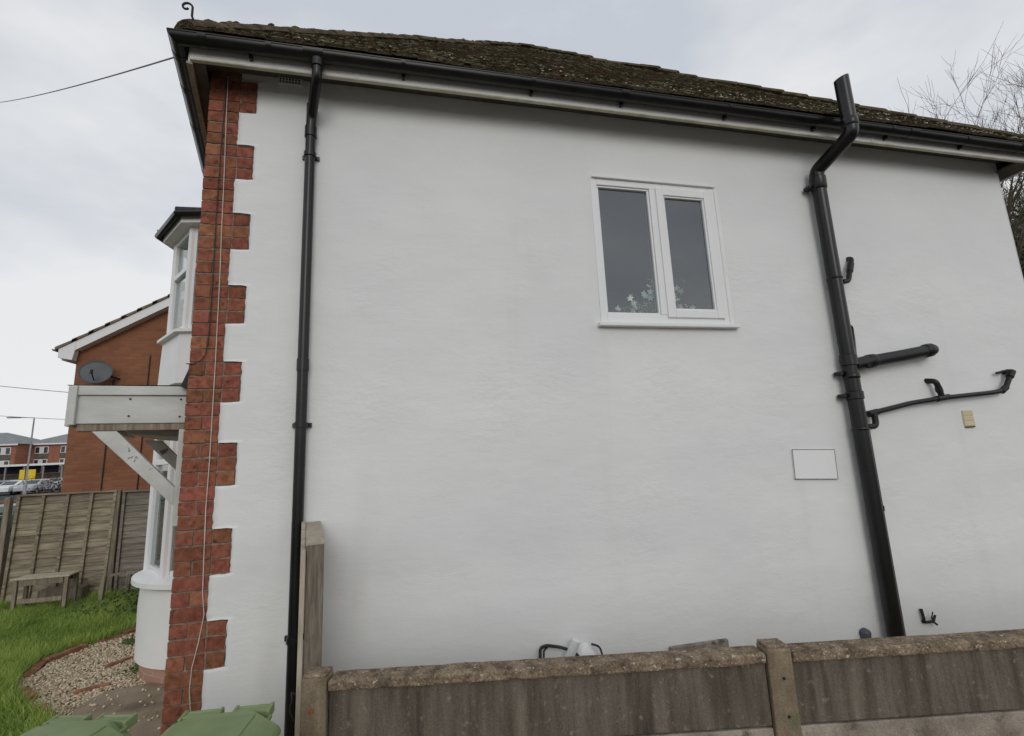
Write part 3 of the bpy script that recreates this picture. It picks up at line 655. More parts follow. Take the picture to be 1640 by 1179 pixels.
# -- soil stack
SX, SY = 5.015, -.095; SR = .057
stack = tube([(SX, SY, G), (SX, SY, 3.52)], SR, 20).build('soil_pipe', 'black_plastic', house, smooth=True)
UX, UY = 5.06, -.44
pts = arc_pts([(SX, SY, 3.46), (SX, SY, 3.56), (UX, UY, 3.70), (UX, UY, 3.80)], .075, 6)
tube(pts, SR+.002, 20).build('offset_bend', 'black_plastic', stack, smooth=True)
tube([(SX, SY, 3.37), (SX, SY, 3.385), (SX, SY, 3.49), (SX, SY, 3.50)], [SR, SR+.009, SR+.009, SR], 20).build('socket', 'black_plastic', stack, smooth=True)
tube([(UX, UY, 3.755), (UX, UY, 3.765), (UX, UY, 3.83), (UX, UY, 3.84)], [SR, SR+.008, SR+.008, SR], 20).build('socket', 'black_plastic', stack, smooth=True)
m = MB(); n_ = 20
ri = []
for z, r_ in ((3.80, SR), (4.235, SR), (4.235, SR-.004), (3.9, SR-.004)): ri.append([Vector((UX+r_*math.cos(2*math.pi*k/n_), UY+r_*math.sin(2*math.pi*k/n_), z+(.02*math.cos(2*math.pi*k/n_) if z > 4 else 0))) for k in range(n_)])
m.loft(ri); m.build('vent_stub', 'black_plastic', stack, smooth=True)
# collars, clips and seams down the stack
for z, h, e in ((2.53, .012, .006), (1.80, .05, .008), (1.50, .035, .009), (1.66, .02, .006), (1.22, .012, .006)):
    tube([(SX, SY, z-h), (SX, SY, z-h+.006), (SX, SY, z+h-.006), (SX, SY, z+h)], [SR+.001, SR+e, SR+e, SR+.001], 20).build('collar', 'black_plastic', stack, smooth=True)
for z in (3.40, 1.69, 1.50):
    m = MB().box((SX-.105, -.085, z-.016), (SX-.05, -.03, z+.016)); m.tube([(SX-.095, -.10, z), (SX-.095, -.05, z)], .014, 8); m.build('pipe_clip', 'black_plastic', stack)
# big branch with a boss and a 90 degree bend into the wall
BY = -.10
tube([(SX+.03, BY, 1.755), (5.22, BY, 1.79)], [.055, .055], 18).build('branch_boss', 'dusty_black_plastic', stack, smooth=True)
br = tube(arc_pts([(5.10, BY, 1.77), (5.62, BY-.01, 1.845), (5.95, BY-.01, 1.898), (5.985, .02, 1.903)], .075, 7), .051, 18).build('branch_pipe', 'dusty_black_plastic', stack, smooth=True)
tube([(5.19, BY, 1.783), (5.205, BY, 1.786), (5.27, BY, 1.796), (5.285, BY, 1.798)], [.052, .060, .060, .052], 18).build('socket', 'dusty_black_plastic', stack, smooth=True)
tube([(5.83, BY-.01, 1.879), (5.84, BY-.01, 1.880), (5.90, BY-.012, 1.890), (5.91, BY-.012, 1.891)], [.052, .060, .060, .052], 18).build('socket', 'dusty_black_plastic', stack, smooth=True)
tube([(5.13, BY-.055, 1.742), (5.13, BY-.078, 1.738)], .021, 12).build('access_cap', 'rubber', stack)
# small wire loop
tube(arc_pts([(5.09, -.09, 2.08), (5.13, -.05, 2.13), (5.18, -.04, 2.11), (5.175, -.04, 1.98), (5.15, -.05, 1.84)], .04), .0085, 8).build('overflow_loop', 'black_plastic', stack, smooth=True)
# short overflow spout higher up
m = tube(arc_pts([(5.085, -.10, 2.50), (5.165, -.09, 2.515), (5.285, -.055, 2.745), (5.295, .01, 2.765)], .03), .022, 12); ov = m.build('overflow_pipe', 'dusty_black_plastic', stack, smooth=True)
tube([(5.215, -.075, 2.61), (5.255, -.064, 2.69)], .027, 12).build('socket', 'dusty_black_plastic', ov, smooth=True)
# waste pipe with a tee and two risers
WY = -.07
wp = tube(arc_pts([(5.16, WY, 1.345), (5.62, WY, 1.425), (6.0, WY, 1.465), (6.62, WY, 1.505), (6.745, WY, 1.525), (6.87, WY, 1.68), (6.86, -.02, 1.70), (6.86, .02, 1.70)], .05), .0215, 12).build('waste_pipe', 'dusty_black_plastic', stack, smooth=True)
tube(arc_pts([(5.20, WY-.01, 1.35), (5.20, WY-.01, 1.24), (5.09, WY-.02, 1.235)], .04), .024, 12).build('waste_bend', 'dusty_black_plastic', wp, smooth=True)
tube([(5.15, WY, 1.343), (5.25, WY, 1.36)], .027, 12).build('socket', 'dusty_black_plastic', wp, smooth=True)
tube(arc_pts([(5.985, WY, 1.47), (5.965, WY, 1.57), (5.945, WY, 1.615), (5.915, .01, 1.63)], .025), .0235, 12).build('tee_riser', 'dusty_black_plastic', wp, smooth=True)
tube([(5.92, WY, 1.457), (6.06, WY, 1.473)], .027, 12).build('socket', 'dusty_black_plastic', wp, smooth=True)
tube([(5.972, WY, 1.52), (5.962, WY, 1.56)], .028, 12).build('socket', 'dusty_black_plastic', wp, smooth=True)
tube([(6.70, WY, 1.512), (6.765, WY, 1.55)], .027, 12).build('socket', 'dusty_black_plastic', wp, smooth=True)
tube([(6.84, WY, 1.645), (6.885, WY, 1.70)], .030, 12).build('socket', 'dusty_black_plastic', wp, smooth=True)
tube([(6.84, WY, 1.71), (6.72, WY+.02, 1.685)], .011, 8).build('overflow_tip', 'dusty_black_plastic', wp, smooth=True)
# second, thin pipe beside the stack
tp = tube([(5.105, -.07, 1.25), (5.105, -.07, G)], .0225, 12).build('waste_downpipe', 'black_plastic', stack, smooth=True)
tube([(5.105, -.07, .56), (5.105, -.07, .60)], .029, 12).build('pipe_clip', 'black_plastic', tp, smooth=True)
# -- vents, masking patch, fittings on the wall
v = box((.445, -.022, 3.885), (.612, -.010, 3.985)).build('air_vent', 'white_render', house, bevel=.003)
for i in range(7):
    for j in range(4): box((.457+i*.0212, -.0235, 3.895+j*.0222), (.469+i*.0212, -.0215, 3.907+j*.0222)).build('vent_hole', 'rubber', v)
cv = box((6.255, -.02, 1.205), (6.375, -.006, 1.352)).build('air_vent', 'vent_cream', house, bevel=.003); cv['label'] = 'cream slotted air vent'
for j in range(3): 
    box((6.258, -.024, 1.214+j*.046), (6.372, -.019, 1.252+j*.046)).build('louvre', 'vent_cream', cv, bevel=.003)
box((6.262, -.024, 1.198), (6.368, -.012, 1.207)).build('vent_slot', 'rubber', cv)
pq = MB(); corners = [(4.389, 1.081), (4.796, 1.064), (4.787, .827), (4.378, .849)]  # flat plate added in place of a masking patch, not a real plaque
pq.add([(x, -.024, z) for x, z in corners]+[(x, -.008, z) for x, z in corners], [(0, 1, 2, 3), (7, 6, 5, 4), (0, 4, 5, 1), (1, 5, 6, 2), (2, 6, 7, 3), (3, 7, 4, 0)])
pq = pq.build('mask_patch', 'mask_white'); tag(pq, 'blank white rectangular masking patch over the wall left of the soil pipe', 'masking patch')
m = MB()
for (a, b) in zip(corners, corners[1:]+corners[:1]): m.tube([(a[0], -.0245, a[1]), (b[0], -.0245, b[1])], .0028, 6)
m.build('mask_edge', 'wire_grey', pq)
# outside tap-like bracket low on the wall
m = MB().tube(arc_pts([(5.378, -.03, -.225), (5.385, -.035, -.305), (5.392, -.01, -.33)], .02), .011, 8); m.tube([(5.392, -.03, -.325), (5.462, -.04, -.325), (5.485, -.05, -.275)], [.011, .013, .007], 8); m.tube([(5.455, -.04, -.32), (5.492, -.045, -.35)], .008, 8); m.tube([(5.44, -.05, -.30), (5.465, -.05, -.25)], .005, 6)
m.build('outside_tap', 'iron', house, smooth=True)
tube([(4.80, -.03, -.40), (4.80, -.03, -.33), (4.80, -.03, -.315), (4.80, -.03, -.30)], [.03, .042, .035, .012], 14).build('pipe_cap', 'dish_grey', house, smooth=True)
box((3.14, -.045, -.36), (3.60, -.012, -.232)).build('meter_flap', 'concrete_lower', house, bevel=.006)
# flue hood and cable behind the coping
lampb = tube([(2.36, -.06, -.24), (2.40, -.10, -.14), (2.43, -.11, -.075)], [.03, .03, .026], 12).build('security_lamp', 'white_plastic', house, smooth=True)
m = MB(); rings = []
for t, r_ in ((0, .10), (.4, .095), (.7, .07), (.92, .035), (1.0, .005)): rings.append([Vector((2.50+r_*.95*math.cos(a), -.07+r_*.5*math.sin(a), -.30+t*.19)) for a in [2*math.pi*k/14 for k in range(14)]])
m.loft(rings); m.build('lamp_dome', 'white_plastic', lampb, smooth=True)
tube(arc_pts([(2.19, -.05, -.30), (2.20, -.05, -.115), (2.24, -.06, -.10), (2.36, -.07, -.125), (2.47, -.09, -.19)], .05), .010, 8).build('flex', 'cable_dark', lampb, smooth=True)
tube(arc_pts([(2.215, -.04, -.30), (2.225, -.05, -.13), (2.25, -.06, -.11)], .03), .006, 8).build('flex', 'cable_dark', lampb, smooth=True)
tube(arc_pts([(2.54, -.10, -.115), (2.60, -.09, -.14), (2.63, -.08, -.25)], .03), .007, 8).build('flex', 'cable_dark', lampb, smooth=True)
# -- cables down the quoin
import itertools
cz = [3.90, 3.6, 3.3, 3.0, 2.7, 2.4, 2.1, 1.8, 1.5, 1.2, .9, .6, .42, .30, .15, .02, -.1, -.22, -.33, -.45, -.6, -.84]
cxp = [.115, .12, .128, .135, .14, .148, .152, .156, .158, .160, .157, .165, .17, .185, .165, .14, .135, .15, .17, .175, .18, .185]
tube([(x, -.012, z) for x, z in zip(cxp, cz)], .0027, 6).build('cable', 'cable_white', quoin, smooth=True)
cz2 = [3.9, 3.5, 3.1, 2.7, 2.4, 2.1, 1.95, 1.86, 1.82, 1.80, 1.80]; cx2 = [.108, .103, .10, .103, .106, .108, .106, .095, .07, .03, -.01]
tube([(x, -.011, z) for x, z in zip(cx2, cz2)], .0035, 6).build('cable', 'cable_dark', quoin, smooth=True)
# sheet of torn flashing at the corner
MB().add([(-.05, .03, 1.66), (.005, .02, 1.64), (.012, .02, 1.80), (-.005, .03, 1.79), (-.052, .06, 1.67), (.002, .06, 1.65), (.010, .06, 1.80), (-.008, .06, 1.79)], [(0, 1, 2, 3), (7, 6, 5, 4), (0, 4, 5, 1), (1, 5, 6, 2), (2, 6, 7, 3), (3, 7, 4, 0)]).build('lead_flashing', 'iron', house)

# -- bay window (half octagon in plan)
BC = Vector((-.54, 2.89, 0)); A0 = 193.7
def oct(r, z, angs=(100, 67.5, 45, 22.5, 0, -22.5, -45, -67.5, -100)): return [Vector((BC.x+r*math.cos(R(A0+a)), BC.y+r*math.sin(R(A0+a)), z)) for a in angs]
A5 = (90, 45, 0, -45, -90); AR = tuple(range(100, -101, -8))
bay = MB(); bay.loft([oct(.865, 2.02, A5), oct(.86, 2.2, A5), oct(.85, 2.55, A5)]); bay = bay.build('bay_window', 'white_paint', house, smooth=True)
MB().loft([oct(.86, 2.55, A5), oct(.905, 2.56, A5), oct(.905, 2.59, A5), oct(.80, 2.625, A5)]).build('upper_sill', 'white_paint', bay, smooth=True)
MB().loft([oct(.845, -.69, AR), oct(.855, -.2, AR), oct(.845, .02, AR)]).build('lower_apron', 'white_paint', bay, smooth=True)
MB().loft([oct(.85, .0, AR), oct(.925, .03, AR), oct(.925, .075, AR), oct(.80, .13, AR)]).build('lower_sill', 'white_paint', bay, smooth=True)
MB().loft([oct(.80, G-.1, AR), oct(.80, -.695, AR)]).build('plinth', 'plinth_brick', bay, smooth=True)
def lights(z0, z1, r, transom):
    P5 = oct(r, z0, A5)
    for i in range(4):
        a, b = P5[i], P5[i+1]; d = (b-a).normalized(); nn = Vector((d.y, -d.x, 0)); 
        if nn.dot(a-BC) < 0: nn = -nn
        ln = (b-a).length; z = Vector((0, 0, 1))
        def bar(p, q, wd_, ht, up): return MB().bar(p, q, wd_, ht, up)
        wb = win_b = bay
        fr_ = MB(); t = .05
        for s0 in (.03, ln-.03): fr_.bar(a+d*s0, a+d*s0+z*(z1-z0), .058, .07, nn)
        for h in (.03, z1-z0-.03)+((transom-z0,) if transom else ()): fr_.bar(a+d*.059+z*h, b-d*.059+z*h, .066, .058, z)
        fr_.build('window_frame', 'white_plastic', bay, bevel=.006)
        pz = [(.06, (transom-z0-.029) if transom else z1-z0-.06)]
        if transom: pz.append((transom-z0+.029, z1-z0-.06))
        for h0, h1 in pz: MB().bar(a+d*.06+z*(h0+h1)/2, b-d*.06+z*(h0+h1)/2, .006, h1-h0, z).build('pane', 'clear_glass', bay)
    for p in P5[1:4]: tube([p, p+Vector((0, 0, z1-z0))], .05, 8).build('corner_post', 'white_plastic', bay, smooth=True)
    MB().loft([oct(r-.16, z0+.05, AR), oct(r-.16, z1-.06, AR)], cap=False, closed=False).build('net_curtain', 'curtain', bay, smooth=True)
lights(2.60, 3.78, .775, 3.32); lights(.11, 1.62, .80, 1.22)
MB().loft([oct(.78, 1.62, AR), oct(.78, 2.07, AR)]).build('mid_apron', 'white_paint', bay, smooth=True)
MB().loft([oct(.90, 3.785, A5), oct(.90, 3.80, A5)]).build('soffit', 'white_plastic', bay)
MB().loft([oct(.905, 3.775, A5), oct(.93, 3.775, A5), oct(.93, 3.875, A5), oct(.905, 3.875, A5)], closed=False).build('fascia', 'fascia_white', bay)
tube(oct(.985, 3.855, A5), .036, 8).build('gutter', 'black_plastic', bay, smooth=True)
br_ = MB().loft([oct(.97, 3.87, A5), oct(.97, 3.885, A5), oct(.30, 4.20, A5)]).build('bay_roof', 'slate', bay)
m = MB(); 
for i in range(4):
    for j in range(5):
        r0 = .995-.13*j; r1 = r0-.15; z0 = 3.885+.0595*j; z1 = z0+.055
        o0 = oct(r0, z0, A5); o1 = oct(r1, z1, A5); nt_ = max(1, int((o0[i]-o0[i+1]).length/.17))
        for k in range(nt_):
            a = o0[i].lerp(o0[i+1], k/nt_+.006); b = o0[i].lerp(o0[i+1], (k+1)/nt_-.006); c_ = o1[i].lerp(o1[i+1], (k+1)/nt_); d_ = o1[i].lerp(o1[i+1], k/nt_); up_ = Vector((0, 0, .014+random.uniform(0, .006)))
            mm_ = MB().add([a, b, c_, d_, a+up_, b+up_, c_+up_, d_+up_], [(0, 1, 2, 3), (7, 6, 5, 4), (0, 4, 5, 1), (1, 5, 6, 2), (2, 6, 7, 3), (3, 7, 4, 0)]); mm_.build('slate', 'slate', br_)
for i in (1, 2, 3): tube([oct(.99, 3.90, A5)[i], oct(.32, 4.21, A5)[i]], .03, 6).build('hip_cap', 'slate', br_)

# -- porch canopy
CA = WD*.14+Vector((-.03, 0, 0)); CB = WD*1.45
m = MB()
zc0, zc1 = 1.435, 1.605; D = .575
def cp(t, out, z): return Vector((0, 0, z))+WD*t+WN*out
can = MB().loft([[cp(.12, .0, 1.46), cp(1.5, .0, 1.46), cp(1.5, D-.03, 1.46), cp(.12, D-.03, 1.46)], [cp(.12, .0, 1.62), cp(1.5, 0, 1.62), cp(1.5, D-.03, 1.60), cp(.12, D-.03, 1.60)]]).build('canopy', 'canopy_paint', house)
MB().bar(cp(.105, .0, (zc0+zc1)/2), cp(.105, D-.025, (zc0+zc1)/2), .026, zc1-zc0).build('side_board', 'canopy_paint', can, bevel=.004)
MB().bar(cp(.095, .0, zc1+.034), cp(.095, D-.02, zc1+.028), .036, .058).build('top_trim', 'canopy_paint', can, bevel=.005)
MB().bar(cp(.085, D-.012, zc0-.008), cp(.085, D-.012, zc1+.055), .045, .03, WN).build('corner_trim', 'canopy_paint', can, bevel=.004)
MB().bar(cp(.07, D+.004, (zc0+zc1)/2+.02), cp(1.55, D+.004, (zc0+zc1)/2+.02), .024, zc1-zc0+.07).build('front_board', 'canopy_paint', can, bevel=.004)
MB().bar(cp(.13, .0, zc0-.022), cp(.13, D-.03, zc0-.022), .06, .042).build('bearer', 'old_timber', can, bevel=.004)
MB().loft([[cp(.55, .02, 1.36), cp(1.5, .02, 1.36), cp(1.5, .40, 1.40), cp(.55, .40, 1.40)], [cp(.55, .02, 1.46), cp(1.5, .02, 1.46), cp(1.5, .42, 1.46), cp(.55, .42, 1.46)]]).build('soffit_board', 'canopy_paint', can)
MB().add([cp(.08, .0, 1.675), cp(1.55, 0, 1.70), cp(1.55, D+.03, 1.665), cp(.08, D+.03, 1.665)], [(0, 1, 2, 3)]).build('felt_top', 'slate', can, fix=False)
for t in (.13, 1.42):
    MB().bar(cp(t, .022, .80), cp(t, .022, zc0-.036), .06, .036, WN).build('wall_post', 'canopy_paint', can, bevel=.004)
    bp_ = [(.355, zc0-.044), (.475, zc0-.044), (.04, .925), (.04, 1.035)]
    MB().loft([[cp(t-.026, o_, z_) for o_, z_ in bp_], [cp(t+.026, o_, z_) for o_, z_ in bp_]]).build('bracket', 'flaking_paint', can, bevel=.004)
for o_, z in ((.28, zc1-.02), (.28, zc0+.045), (.02, zc1-.02), (.02, zc0+.04)):
    p = cp(.0915, o_+.02, z); tube([p, p-WD*.004], .006, 8).build('nail', 'iron', can)

# ------------------------------------------------------------------ houseplant on the inner sill
pl = thing('houseplant', 'white flowering houseplant behind the glass of the upstairs side window', 'plant', (3.38, .17, 2.13))
tube([(3.38, .17, 2.13), (3.38, .17, 2.20)], [.045, .06], 14).build('pot', 'white_plastic', pl, smooth=True)
rp_ = random.Random(4); stems = MB(); fl = MB(); lf = MB()
for (x, z) in ((3.33, 2.50), (3.28, 2.38), (3.12, 2.29), (3.05, 2.26), (3.60, 2.46), (3.55, 2.36), (3.62, 2.30), (3.70, 2.27), (3.36, 2.42), (3.20, 2.27), (3.52, 2.44)):
    p0 = Vector((3.38, .17, 2.19)); p1 = Vector((x, rp_.uniform(.04, .10), z)); stems.tube(arc_pts([p0, (p0+p1)/2+Vector((0, 0, .08)), p1], .1), .003, 5)
    for _ in range(4):
        c_ = p1+Vector((rp_.gauss(0, .022), rp_.gauss(0, .015), rp_.gauss(0, .025))); u = Vector((rp_.gauss(0, 1), -1, rp_.gauss(0, 1))).normalized(); a = u.orthogonal().normalized(); b = u.cross(a)
        for k in range(5):
            t = 2*math.pi*k/5; e = a*math.cos(t)+b*math.sin(t); g = a*math.cos(t+1.2)+b*math.sin(t+1.2); fl.add([c_, c_+e*.014-g*.008, c_+e*.030+u*.003, c_+e*.014+g*.010], [(0, 1, 2, 3)])
    for _ in range(4):
        q = p0.lerp(p1, rp_.uniform(.2, .9)); e = Vector((rp_.gauss(0, 1), rp_.gauss(0, .4), rp_.gauss(.3, .5))).normalized(); g = e.orthogonal().normalized()
        lf.add([q, q+e*.03+g*.012, q+e*.065, q+e*.03-g*.012], [(0, 1, 2, 3)])
stems.build('stem', 'leaf_green', pl); fl.build('flower', 'flower_white', pl, fix=False); lf.build('leaf', 'leaf_green', pl, fix=False)

# ------------------------------------------------------------------ concrete fence along the boundary
FA = Vector((1.005, -.89, 0)); FD = Vector((.983, -.186, 0)).normalized(); FN = Vector((FD.y, -FD.x, 0))   # FN towards the camera
FT = .205
cf = thing('concrete_fence', 'weathered concrete panel fence with posts and brown coping before the white house', 'fence', (FA.x, FA.y, G))
def fpt(t, out, z): return Vector((FA.x, FA.y, z))+FD*t+FN*out
def roughen(mb, amp):
    for i, v_ in enumerate(mb.v):
        p = Vector(v_); mb.v[i] = tuple(p+Vector((noise.noise(p*9), noise.noise(p*9+Vector((7, 0, 0))), noise.noise(p*9+Vector((0, 7, 0)))))*amp)
def slab(t0, t1, o0, o1, z0, z1, n=24, amp=.003):
    m = MB(); rings = []
    for i in range(n+1):
        t = t0+(t1-t0)*i/n; rings.append([fpt(t, o0, z0), fpt(t, o1, z0), fpt(t, o1, z1), fpt(t, o0, z1)])
    m.loft(rings); roughen(m, amp); return m
PW = .112; PITCH = 2.088
for k in range(4):
    t = k*PITCH
    post = slab(t-PW, t, -.075, .024, G-.1, FT+.012+(.004 if k else .0), 4, .003).build('post', 'concrete_post', cf, bevel=.008)
    slab(t-PW+.004, t-.004, -.075, .014, FT+.010+(.004 if k else .0), FT+.024+(.004 if k else .0), 4, .004).build('post_cap', 'concrete_coping', post, bevel=.006)
    if k == 0:
        tube([fpt(t-PW*.55, .022, FT-.115), fpt(t-PW*.55, .031, FT-.115)], .011, 10).build('bolt', 'rust', post, smooth=True)
    else:
        for z in (.10, -.055): tube([fpt(t-PW*.45, .018, z), fpt(t-PW*.45, .0275, z)], .006, 8).build('bolt_hole', 'rubber', post)
    if k < 3:
        a, b = t+.004, t+PITCH-PW-.004
        slab(a, b, -.07, .0, FT-.305, FT-.045, 28, .0025).build('panel', 'concrete_panel', cf, bevel=.004)
        slab(a, b, -.07, .004, FT-.62, FT-.312, 28, .0025).build('panel', 'concrete_lower', cf, bevel=.004)
        slab(a, b, -.07, .002, G-.05, FT-.627, 28, .0025).build('panel', 'concrete_lower', cf, bevel=.004)
        slab(a, b, -.085, .024, FT-.044, FT, 40, .0045).build('coping', 'concrete_coping', cf, bevel=.009)
# ------------------------------------------------------------------ timber side gate panel, end-on
gt = thing('timber_fence_panel', 'weathered timber fence panel end-on between concrete post and house wall', 'fence', (.9, -.68, G))
g0 = Vector((.905, -.70, 0)); g1 = Vector((.775, -.03, 0)); gd = (g1-g0).normalized(); gn = Vector((gd.y, -gd.x, 0))
m = MB().bar(g0+Vector((0, 0, (G+.745)/2)), g0+gd*.10+Vector((0, 0, (G+.745)/2)), .082, .745-G); m.build('post', 'end_timber', gt, bevel=.004)
MB().bar(g0+gd*.101+Vector((0, 0, .705)), g1+Vector((0, 0, .725)), .075, .09).build('rail', 'pale_timber', gt, bevel=.004)
MB().bar(g0+gd*-.004+Vector((0, 0, .754)), g1+Vector((0, 0, .776)), .088, .018).build('capping', 'pale_timber', gt, bevel=.004)
MB().bar(g0+gd*.101+Vector((0, 0, -.3)), g1+Vector((0, 0, -.3)), .06, .08).build('rail', 'end_timber', gt)
for i in range(6):
    p = g0+gd*(-.02+i*.115)-gn*.0; off = -gn if False else Vector((-gd.y, gd.x, 0))
    if off.x > 0: off = -off
    h = .735+.012*i+random.uniform(-.006, .012)
    MB().bar(p+off*.056+Vector((0, 0, (G+h)/2)), p+off*.056+gd*.108+Vector((0, 0, (G+h)/2)), .022, h-G).build('board', 'pale_timber', gt, bevel=.003)
# twist of wire on the gate's edge
tube(arc_pts([(.835, -.72, -.02), (.815, -.74, .04), (.83, -.75, .08), (.82, -.73, .11), (.838, -.72, .09)], .02), .003, 5).build('latch_wire', 'cable_dark', gt)

# ------------------------------------------------------------------ wheelie bins
def bin_(loc, rz, label):
    t = thing('wheelie_bin', label, 'bin', loc, rz, 'green wheelie bins at the wall corner'); t.scale = (.84, .84, .965)
    def rr(wx, y0, y1, z, c_=.05):
        return [(-wx+c_, y0, z), (wx-c_, y0, z), (wx, y0+c_, z), (wx, y1-c_, z), (wx-c_, y1, z), (-wx+c_, y1, z), (-wx, y1-c_, z), (-wx, y0+c_, z)]
    MB().loft([rr(.20, -.20, .20, .06), rr(.245, -.27, .25, .93), rr(.265, -.29, .27, .94), rr(.265, -.29, .27, .975)]).build('body', 'bin_green', t, bevel=.008, local=True)
    lid = MB().loft([rr(.275, -.315, .285, .965, .06), rr(.278, -.318, .288, .985, .06), rr(.265, -.30, .283, 1.005, .07), rr(.215, -.235, .262, 1.045, .07), rr(.185, -.17, .252, 1.062, .06)]).build('lid', 'bin_green', t, bevel=.01, local=True)
    m = MB().box((-.17, -.10, 1.060), (.17, .19, 1.068)); m.build('lid_panel', 'bin_green', lid, bevel=.006, local=True)
    for x in (-.235, .235): MB().bar((x*.93, -.27, 1.018), (x*.93, .25, 1.030), .012, .016).build('lid_rib', 'bin_green', lid, bevel=.004, local=True)
    for x0, x1 in ((-.20, -.035), (.035, .20)):
        tube([(x0, .315, 1.040), (x1, .315, 1.040)], .0125, 10).build('handle', 'bin_green', t, smooth=True, local=True)
        for x in (x0, x1): MB().bar((x, .25, 1.03), (x, .325, 1.038), .016, .04).build('hinge_lug', 'bin_green', lid, bevel=.004, local=True)
        MB().box((x0, .262, 1.02), (x1, .300, 1.05)).build('hinge', 'bin_green', lid, bevel=.005, local=True)
    for s in (-1, 1): 
        wh = tube([(s*.215, .24, .10), (s*.26, .24, .10)], .10, 20).build('wheel', 'rubber', t, smooth=True, local=True)
        tube([(s*.259, .24, .10), (s*.265, .24, .10)], .05, 12).build('hub', 'steel_grey', wh, local=True)
    tube([(-.25, .24, .10), (.25, .24, .10)], .012, 8).build('axle', 'steel_grey', t, local=True)
    return t
bin_((.60, -1.20, G), R(-6), 'green wheelie bin nearer the downpipe, below the brick corner')
bin_((.02, -1.08, G), R(-16), 'green wheelie bin farther left, in front of the concrete path')

# ------------------------------------------------------------------ lap fence at the end of the lawn
lf_ = thing('lap_fence', 'weathered brown overlapping timber fence across the end of the lawn', 'fence', (-3.5, 6.35, G))
rl = random.Random(9)
def lap_panel(x0, x1, y, ztop, zbot, mat_, nb, lean=0, nslat=15, front=True):
    hh = (ztop-zbot)/nslat
    for i in range(nslat):
        z0 = zbot+hh*i; z1 = z0+hh*1.22
        m = MB(); n_ = 8; rings = []
        ph = rl.uniform(0, 9)
        for k in range(n_+1):
            x = x0+(x1-x0)*k/n_; wv_ = .010*noise.noise((x*2.2, ph, i)); lx = lean*(z0-zbot)
            rings.append([(x+lx, y-.028, z0+wv_), (x+lx, y-.018, z0+wv_), (x+lx, y+.004, z1), (x+lx, y-.006, z1)])
        m.loft(rings); m.build('slat', mat_, lf_)
    for k in range(nb):
        x = x0+.02+(x1-x0-.04)*k/(nb-1); MB().bar((x, y-.046, zbot-.02), (x+lean*(ztop-zbot), y-.046, ztop), .045, .03, (0, 1, 0)).build('batten', mat_, lf_, bevel=.004)
    MB().bar((x0+lean*(ztop-zbot)-.01, y-.03, ztop+.02), (x1+lean*(ztop-zbot)+.01, y-.03, ztop+.012), .075, .028).build('capping', mat_, lf_, bevel=.004)
lap_panel(-4.93, -3.52, 6.33, .80, -.82, 'lap_timber', 5, .03, 13)
lap_panel(-3.40, -1.2, 6.37, .775, -.82, 'grey_lap_timber', 5, 0)
lap_panel(-7.2, -5.10, 6.33, .46, -.85, 'grey_lap_timber', 6, 0, 12)
for x, y, zt_ in ((-3.46, 6.33, .82), (-5.02, 6.33, .80)):
    box((x-.04, y-.05, G), (x+.04, y+.03, zt_)).build('post', 'old_timber', lf_, bevel=.006)
# ------------------------------------------------------------------ rough timber bench and garden bits before the fence
bn = thing('garden_bench', 'low rough timber bench with a pale plank top before the lap fence', 'bench', (-4.05, 5.65, G))
bx0, bx1, by0, by1 = -4.36, -3.62, 5.56, 5.86
for i in range(3): 
    y0 = by0+i*.102; box((bx0+rl.uniform(-.02, .02), y0, -.385), (bx1+rl.uniform(-.02, .02), y0+.096, -.36)).build('plank', 'pale_timber', bn, bevel=.004)
for x in (bx0+.05, bx1-.05):
    for y in (by0+.03, by1-.05): box((x-.024, y-.022, G), (x+.024, y+.022, -.386)).build('leg', 'old_timber', bn, bevel=.004)
box((bx0+.09, by0+.012, -.47), (bx1-.09, by0+.034, -.388)).build('apron_rail', 'old_timber', bn, bevel=.003)
box((bx0+.09, by0+.02, -.72), (bx1-.09, by0+.05, -.66)).build('stretcher', 'old_timber', bn, bevel=.003)
box((bx0+.09, by1-.06, -.47), (bx1-.09, by1-.04, -.388)).build('apron_rail', 'old_timber', bn, bevel=.003)
for x0, y0, h, lab in ((-4.62, 5.42, .36, 'short square timber post leaning at the left end of the bench'), (-3.32, 5.82, .40, 'thin timber stake at the right of the bench'), (-3.05, 5.98, .34, 'dark timber stub near the fence post')):
    o = MB().bar((x0, y0, G), (x0+.02, y0, G+h), .06, .06, (0, 1, 0)).build('timber_post', 'old_timber', bevel=.006); tag(o, lab, 'post', 'timber stubs by the fence')
o = MB().bar((-3.50, 5.80, -.50), (-3.08, 5.95, -.47), .10, .03).build('timber_offcut', 'old_timber', bevel=.004); tag(o, 'short plank laid between stakes beside the bench', 'plank')
o = box((-4.25, 5.95, G), (-3.65, 6.15, G+.22)).build('timber_crate', 'old_timber', bevel=.01); tag(o, 'dark timber planter box behind the bench', 'planter')
lg = MB(); rings = []
for z, r_ in ((G, .17), (G+.15, .15), (G+.33, .15), (G+.45, .14), (G+.47, .10)):
    rings.append([Vector((-2.62+r_*(1+.25*noise.noise((k*.9, z*2, 1)))*math.cos(2*math.pi*k/14)+.05*(z-G), 5.75+r_*math.sin(2*math.pi*k/14), z)) for k in range(14)])
lg.loft(rings); tag(lg.build('tree_stump', 'log_bark', smooth=True), 'brown tree stump by the fence beside the bay', 'stump')

